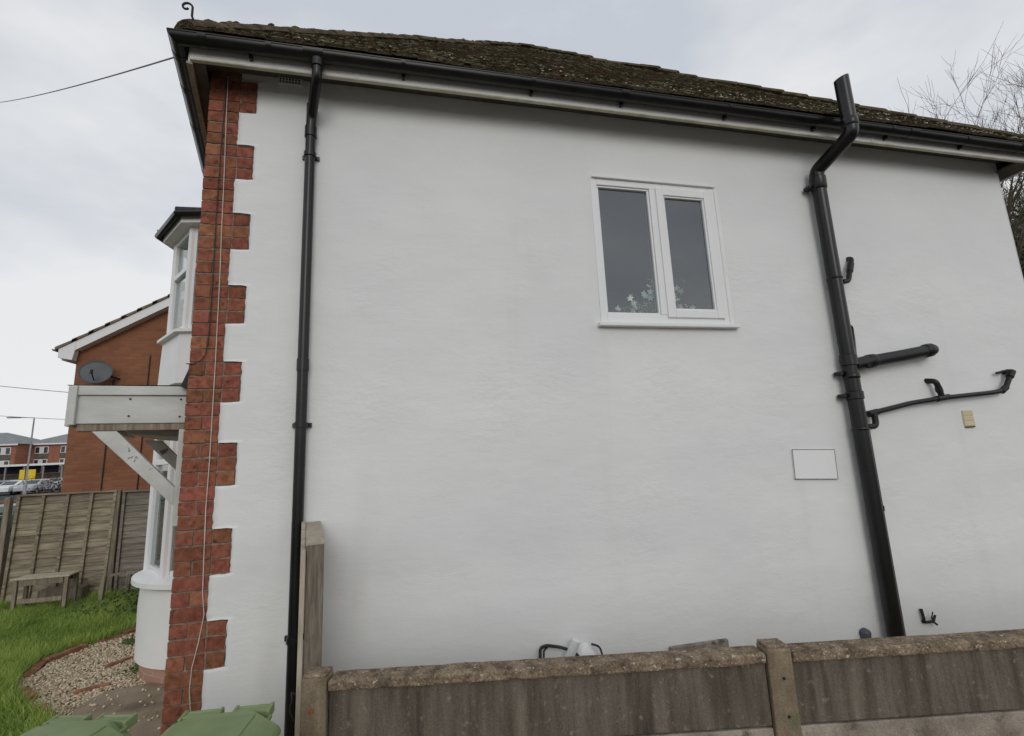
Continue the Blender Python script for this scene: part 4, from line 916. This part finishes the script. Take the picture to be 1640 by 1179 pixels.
# ------------------------------------------------------------------ neighbouring brick house
nb = thing('brick_house', 'neighbouring orange brick house with white bargeboard and tiled roof beyond the fence', 'house', (-4.5, 9, G))
NX0, NY = -5.88, 9.0; SLP = math.tan(R(31.2))
NX1 = 4.0; RX = -.8; ez = 3.62
rz_ = ez+(RX-NX0)*SLP
m = MB(); m.add([(NX0, NY, G-.1), (NX1, NY, G-.1), (NX1, NY, ez), (RX, NY, rz_+.21), (NX0, NY, ez+.21), (NX0, NY+8, G-.1), (NX0, NY+8, ez), (NX1, NY+8, G-.1), (NX1, NY+8, ez), (RX, NY+8, rz_)], [(0, 1, 2, 3, 4), (5, 0, 4, 6), (1, 7, 8, 2), (7, 5, 6, 9, 8)])
m.build('gable_wall', 'far_brick', nb)
ex = NX0-.25; ezz = ez+.34-.25*SLP
def rk(x, off=0): return ezz+.0+(x-ex)*SLP+off
sl_ = MB(); sl_.add([(ex-.05, NY-.20, rk(ex-.05, .05)), (RX, NY-.20, rk(RX, .05)), (RX, NY+8.2, rk(RX, .05)), (ex-.05, NY+8.2, rk(ex-.05, .05)), (ex-.05, NY-.20, rk(ex-.05, .09)), (RX, NY-.20, rk(RX, .09)), (RX, NY+8.2, rk(RX, .09)), (ex-.05, NY+8.2, rk(ex-.05, .09))], [(0, 3, 2, 1), (4, 5, 6, 7), (0, 1, 5, 4), (1, 2, 6, 5), (2, 3, 7, 6), (3, 0, 4, 7)])
nr = sl_.build('roof', 'far_tile', nb)
t_me = None
for i in range(18):                                                # stepped verge tiles
    x0 = ex-.06+i*.30
    if x0 > RX: break
    m = MB().add([(x0, NY-.22, rk(x0, .055)), (x0+.40, NY-.22, rk(x0+.40, .055)), (x0+.40, NY+.15, rk(x0+.40, .055)), (x0, NY+.15, rk(x0, .055)), (x0, NY-.22, rk(x0, .125)), (x0+.40, NY-.22, rk(x0+.40, .095)), (x0+.40, NY+.15, rk(x0+.40, .095)), (x0, NY+.15, rk(x0, .125))], [(0, 3, 2, 1), (4, 5, 6, 7), (0, 1, 5, 4), (1, 2, 6, 5), (2, 3, 7, 6), (3, 0, 4, 7)])
    m.build('verge_tile', 'far_tile', nr)
m = MB(); xa, xb = ex+.02, RX
m.add([(x, y, rk(x, o_)) for y in (NY-.19, NY-.16) for x, o_ in ((xa, -.16), (xb, -.16), (xb, .05), (xa, .05))], [(0, 1, 2, 3), (7, 6, 5, 4), (0, 4, 5, 1), (1, 5, 6, 2), (2, 6, 7, 3), (3, 7, 4, 0)])
m.build('bargeboard', 'white_plastic', nb)
m = MB().add([(ex, NY-.195, ezz+.06), (ex, NY-.195, ezz-.15), (NX0+.02, NY-.195, ezz-.20), (NX0+.06, NY-.195, rk(NX0+.06, -.14)), (NX0+.06, NY-.195, rk(NX0+.06, .04))] + [(ex, NY-.05, ezz+.06), (ex, NY-.05, ezz-.15), (NX0+.02, NY-.05, ezz-.20), (NX0+.06, NY-.05, rk(NX0+.06, -.14)), (NX0+.06, NY-.05, rk(NX0+.06, .04))], [(0, 1, 2, 3, 4), (9, 8, 7, 6, 5), (0, 5, 6, 1), (1, 6, 7, 2), (2, 7, 8, 3)])
m.build('eaves_box', 'white_plastic', nb)
m = MB().add([(xa+.3, NY-.18, rk(xa+.3, -.165)), (xb, NY-.18, rk(xb, -.165)), (xb, NY, rk(xb, -.165)), (xa+.3, NY, rk(xa+.3, -.165))], [(0, 1, 2, 3)]); m.build('verge_soffit', 'white_plastic', nb, fix=False)
box((ex-.01, NY-.05, ezz-.18), (NX0, NY+8, ezz-.15)).build('eaves_soffit', 'white_plastic', nb)
box((ex-.02, NY-.05, ezz-.15), (ex, NY+8, ezz+.06)).build('eaves_fascia', 'white_plastic', nb)
trough(None, (ex-.07, NY-.20, 0), (ex-.07, NY+8, 0), Vector((-1, 0, 0)), ezz+.05, .055).build('gutter', 'black_plastic', nb, smooth=True)
for x, zt_ in ((-5.12, 3.2), (-4.43, 3.75)): tube([(x, NY-.015, zt_), (x-.03, NY-.015, G)], .014, 6).build('cable', 'cable_dark', nb)
m = MB().box((RX, NY, ez), (NX1, NY+.1, ez+.1)); m.build('wall_head', 'far_brick', nb)
MB().add([(RX, NY-.2, rk(RX, .08)), (NX1+.3, NY-.2, ez), (NX1+.3, NY+8.2, ez), (RX, NY+8.2, rk(RX, .08))], [(0, 1, 2, 3)]).build('roof', 'far_tile', nb, fix=False)
# satellite dish
ds = thing('satellite_dish', 'dark grey satellite dish on the gable of the neighbouring brick house', 'satellite dish', (-5.0, NY-.02, 3.25))
dc = Vector((-5.30, NY-.34, 3.30)); dn_ = Vector((.25, -.90, .26)).normalized(); du = Vector((0, 0, 1)); da = dn_.cross(du).normalized(); db = da.cross(dn_).normalized()
m = MB(); rings = []
for r_ in (.001, .1, .2, .28, .295): rings.append([dc+da*math.cos(t)*r_*1.0+db*math.sin(t)*r_*.92+dn_*(-.05+(r_**2)*.8) for t in [2*math.pi*k/28 for k in range(28)]])
rings.append([p-dn_*.015 for p in rings[-1]]); m.loft(rings); m.build('reflector', 'dish_grey', ds, smooth=True)
tube([dc-db*.2-dn_*.02, dc-db*.20+dn_*.28+db*.08], .012, 6).build('feed_arm', 'iron', ds)
tube([dc-db*.20+dn_*.27+db*.05, dc-db*.20+dn_*.27+db*.13], .028, 8).build('feed_horn', 'iron', ds)
tube(arc_pts([dc-dn_*.05, dc+Vector((.16, .12, -.05)), (dc.x+.30, NY, dc.z-.10)], .05), .02, 8).build('mount', 'iron', ds)

# ------------------------------------------------------------------ the street beyond
def far_house(x0, x1, y, zt_, roofh, label, cols):
    t = thing('brick_apartment_building', label, 'building', ((x0+x1)/2, y, G))
    box((x0, y, G-.1), (x1, y+11, zt_)).build('wall', 'distant_brick', t)
    e = .5; yc = y+5.5; hw = min(4.2, (x1-x0)/2-.05)
    a = [(x0-e, y-e, zt_), (x1+e, y-e, zt_), (x1+e, y+11+e, zt_), (x0-e, y+11+e, zt_)]; r0 = (x0+hw, y+4, zt_+roofh); r1 = (x1-hw, y+4, zt_+roofh)
    MB().add(a+[r0, r1], [(0, 1, 5, 4), (1, 2, 5), (2, 3, 4, 5), (3, 0, 4), (3, 2, 1, 0)]).build('roof', 'far_slate', t, fix=False)
    box((x0-.45, y-.48, zt_-.25), (x1+.45, y-.42, zt_+.02)).build('fascia', 'white_plastic', t)
    for cx_ in cols:
        for z in (zt_-1.75, zt_-3.95):
            wn = box((cx_-1.0, y-.04, z), (cx_+1.0, y+.02, z+1.2)).build('window', 'white_plastic', t)
            for k in range(3): box((cx_-.92+k*.63, y-.06, z+.08), (cx_-.36+k*.63, y-.035, z+1.1)).build('pane', 'curtain' if k == 1 else 'car_glass', wn)
            box((cx_-1.05, y-.03, z-.95), (cx_+1.05, y+.03, z-.02)).build('panel', 'far_panel', wn)
    return t
pmat('far_panel', (.10, .09, .07), (.15, .135, .11), scale=2, rough=.9)
far_house(-78, -62.5, 93.5, 6.35, 2.2, 'far brick apartment block at the left edge with grey hipped roof', (-76, -72.5, -68, -64.2))
far_house(-63.3, -55.6, 97, 6.45, 1.9, 'far brick apartment block right of the street lamp with grey hipped roof', (-61.0, -57.2))
st = thing('station_canopy', 'long low flat canopy on posts before the far brick blocks', 'canopy', (-54, 80, G))
box((-66, 78.5, 2.42), (-46.3, 83, 2.62)).build('roof_slab', 'far_slate', st)
box((-66, 78.40, 2.38), (-46.3, 78.5, 2.66)).build('edge', 'white_plastic', st)
for i in range(9): box((-65+i*2.25, 78.7, G), (-64.85+i*2.25, 78.85, 2.42)).build('post', 'steel_grey', st)
for i in range(9): box((-64.7+i*2.25, 82.0, 1.3), (-62.8+i*2.25, 82.1, 2.4)).build('pane', 'navy_sign', st)
box((-66, 82.2, G), (-46.3, 82.3, 1.25)).build('back_wall', 'far_panel', st)
def lamp():
    t = thing('street_lamp', 'tall grey street lamp with one arm before the far brick blocks', 'street lamp', (-19.95, 30, G))
    x = -19.95
    tube([(x, 30, G), (x, 30, .6), (x, 30, .7), (x, 30, 4.36)], [.08, .08, .05, .036], 8).build('column', 'steel_grey', t, smooth=True)
    tube([(x, 30, 4.36), (x, 30, 4.43), (x-.75, 30, 4.46)], .026, 8).build('arm', 'steel_grey', t, smooth=True)
    m = MB().loft([[(x-.7+dx, 30+dy, z) for dx, dy in ((0, -.1), (0, .1), (-.62, .06), (-.62, -.06))] for z in (4.43, 4.50)]); m.build('lantern', 'steel_grey', t, bevel=.01)
lamp()
def car(loc, rz, matn, label):
    t = thing('parked_car', label, 'car', loc, rz, 'cars in the street beyond the fence')
    prof = [(-2.1, .35), (-2.1, .75), (-1.95, .92), (-1.25, 1.0), (-.55, 1.42), (.85, 1.46), (1.55, 1.02), (2.0, .92), (2.1, .6), (2.1, .35)]
    def ring(y, inset): return [(x, y, .35+(z-.35)*(1-inset*(.10 if z > 1.1 else 0))) for x, z in prof]
    MB().loft([ring(-.85, 1), ring(-.6, 0), ring(.6, 0), ring(.85, 1)]).build('body', matn, t, bevel=.05, local=True)
    for s in (-1, 1):
        y = s*.852
        MB().add([(-1.05, y, .98), (1.3, y, .98), (.78, y*.99, 1.35), (-.5, y*.99, 1.33)], [(0, 1, 2, 3)]).build('side_window', 'car_glass', t, local=True, fix=False)
        for x in (-1.35, 1.35):
            wh = tube([(x, s*.70, .32), (x, s*.86, .32)], .32, 16).build('wheel', 'rubber', t, smooth=True, local=True)
            tube([(x, s*.855, .32), (x, s*.872, .32)], .19, 10).build('rim', 'steel_grey', wh, local=True)
        box((-2.13, s*.62-.15, .68), (-2.09, s*.62+.15, .80)).build('headlight', 'white_plastic', t, local=True)
    MB().add([(-1.20, -.66, 1.03), (-1.20, .66, 1.03), (-.60, .60, 1.405), (-.60, -.60, 1.405)], [(0, 1, 2, 3)]).build('windscreen', 'car_glass', t, local=True, fix=False)
    MB().add([(1.50, -.66, 1.07), (1.50, .66, 1.07), (.92, .60, 1.44), (.92, -.60, 1.44)], [(0, 1, 2, 3)]).build('rear_window', 'car_glass', t, local=True, fix=False)
for lx, ly, rz, mn, lab in ((-41.75, 60, 1.62, 'car_dark', 'dark car at the left edge of the front row in the far car park'),
    (-39.92, 60, 1.50, 'car_white', 'white car parked below the yellow boards in the front row of the far car park'),
    (-38.09, 60, 1.62, 'car_silver', 'silver car right of the white one in the front row of the far car park'),
    (-49.20, 70, 1.50, 'car_red', 'red car at the left edge of the back row in the far car park'),
    (-47.41, 70, 1.62, 'car_silver', 'silver car left of the yellow boards in the back row'),
    (-43.83, 70, 1.50, 'car_red', 'red car just right of the yellow boards'),
    (-42.04, 70, 1.62, 'car_silver', 'silver car behind the twiggy bush in the back row'),
    (-7.0, 8.3, .35, 'car_green', 'green car close behind the low fence at the left edge')):
    car((lx, ly, G-.03), rz, mn, lab)
ys = thing('yellow_sign_board', 'yellow notice boards on posts among the far parked cars', 'sign', (-42.9, 66, G))
for x, w_ in ((-43.45, .26), (-42.55, .44)):
    for z0, z1 in ((-.35, .62), (.68, 1.75)): box((x-w_, 66, z0), (x+w_, 66.05, z1)).build('board', 'yellow_sign', ys)
    box((x-.04, 66.06, G), (x+.04, 66.12, 1.7)).build('post', 'steel_grey', ys)
low = thing('low_brick_wall', 'low orange brick wall at the left edge beyond the fence', 'wall', (-12.5, 16, G))
box((-20, 16, G-.1), (-10.6, 16.22, .28)).build('wall_body', 'distant_brick', low)
box((-20.02, 15.97, .281), (-10.58, 16.25, .34)).build('coping', 'far_tile', low)
# overhead wires
def wire(a, b, sag, r, label):
    a = Vector(a); b = Vector(b); pts = [a.lerp(b, t/24)-Vector((0, 0, sag*4*(t/24)*(1-t/24))) for t in range(25)]
    tag(tube(pts, r, 5).build('overhead_wire', 'wire_grey', smooth=True), label, 'wire', 'overhead wires')
wire((-.235, -.02, 3.99), (-8.55, 9.0, 9.80), .10, .0055, 'grey overhead wire running from the roof gutter up to the left')
wire((-20, 24, 5.75), (2, 13, 2.75), .25, .014, 'upper thin wire crossing the sky behind the porch canopy')
wire((-21, 24, 4.45), (0, 11, 2.3), .3, .010, 'lower thin wire crossing the sky left of the canopy')

# ------------------------------------------------------------------ trees
def bare_tree(name, base, h, seed, label, r0=.16, spread=.55, levels=5, ivy=0, lean=(0, 0), cat='tree'):
    rr = random.Random(seed); t = thing(name, label, cat, base)
    trunk = MB(); crown = MB()
    def grow(p, d, ln, r, lev):
        n_ = 4 if lev < 3 else 3; pts = [p]; rs = [r]; q = p
        for i in range(n_):
            d = (d+Vector((rr.gauss(0, .13), rr.gauss(0, .13), rr.gauss(.05, .08)))).normalized(); q = q+d*ln/n_; pts.append(q); rs.append(r*(1-.45*(i+1)/n_))
        (trunk if lev == 0 else crown).tube(pts, rs, 8 if lev < 2 else (5 if lev < 3 else 3), cap=False)
        if lev >= levels: return
        k = rr.randint(3, 5) if lev else rr.randint(5, 7)
        for i in range(k):
            f_ = rr.uniform(.35, 1); j = min(n_-1, int(f_*n_)); b = pts[j].lerp(pts[j+1], f_*n_-j)
            nd = (d+Vector((rr.gauss(0, spread), rr.gauss(0, spread), rr.gauss(.1, spread*.6)))).normalized()
            grow(b, nd, ln*rr.uniform(.5, .78), max(.0045, rs[j]*rr.uniform(.45, .65)), lev+1)
    b = Vector(base); grow(b, Vector((lean[0], lean[1], 1)).normalized(), h*.42, r0, 0)
    trunk.build('trunk', 'bark', t, smooth=True, fix=False); crown.build('crown', 'twig', t, fix=False)
    if ivy:
        global vv, ff, sh
        vv = []; ff = []; sh = []
        for _ in range(ivy):
            z = rr.uniform(.2, 1)**1.0*h*.62; a = rr.uniform(0, 6.283); r_ = (r0+.18)*rr.uniform(.6, 2.2)*(1+.5*noise.noise((z, a, seed)))
            p = b+Vector((lean[0]*z+math.cos(a)*r_, lean[1]*z+math.sin(a)*r_, z)); d = Vector((rr.gauss(0, 1), rr.gauss(0, 1), rr.gauss(-.2, .8))).normalized(); u = d.orthogonal().normalized(); s = rr.uniform(.05, .10); i0 = len(vv)
            vv.extend([tuple(p-d*s), tuple(p+u*s*.7), tuple(p+d*s), tuple(p-u*s*.7)]); ff.append((i0, i0+1, i0+2, i0+3)); sh.append(min(1, max(0, rr.gauss(.4, .28))))
        shaded('ivy', vv, ff, sh, 'ivy_leaf', t)
    return t
bare_tree('bare_tree', (24.3, 7.6, G), 14.6, 21, 'bare branching tree above the eaves at the right edge', .22, .55, 6)
bare_tree('ivy_tree', (17.9, 5.6, G), 13, 33, 'dark ivy-clad tree beside the right end of the white wall', .26, .5, 5, 7000)
bare_tree('ivy_tree', (15.25, 4.0, G), 10.5, 35, 'lower ivy-covered tree at the right edge below the eaves', .22, .5, 4, 4200)
bare_tree('bare_tree', (28.4, 10.5, G), 14.8, 44, 'bare tree farthest right behind the ivy-clad one', .24, .55, 6)
# twiggy bush by the neighbouring house
bt = bare_tree('twiggy_bush', (-7.42, 11.2, G), 2.5, 51, 'brown twiggy bush left of the neighbouring brick house', .04, .4, 4, 0, cat='bush')
vv = []; ff = []; sh = []
leaves(-7.38, 11.2, G, (.20, .25), 700, .3, 1.95, .022, .5); shaded('dead_leaves', vv, ff, sh, 'dead_leaf', bt)
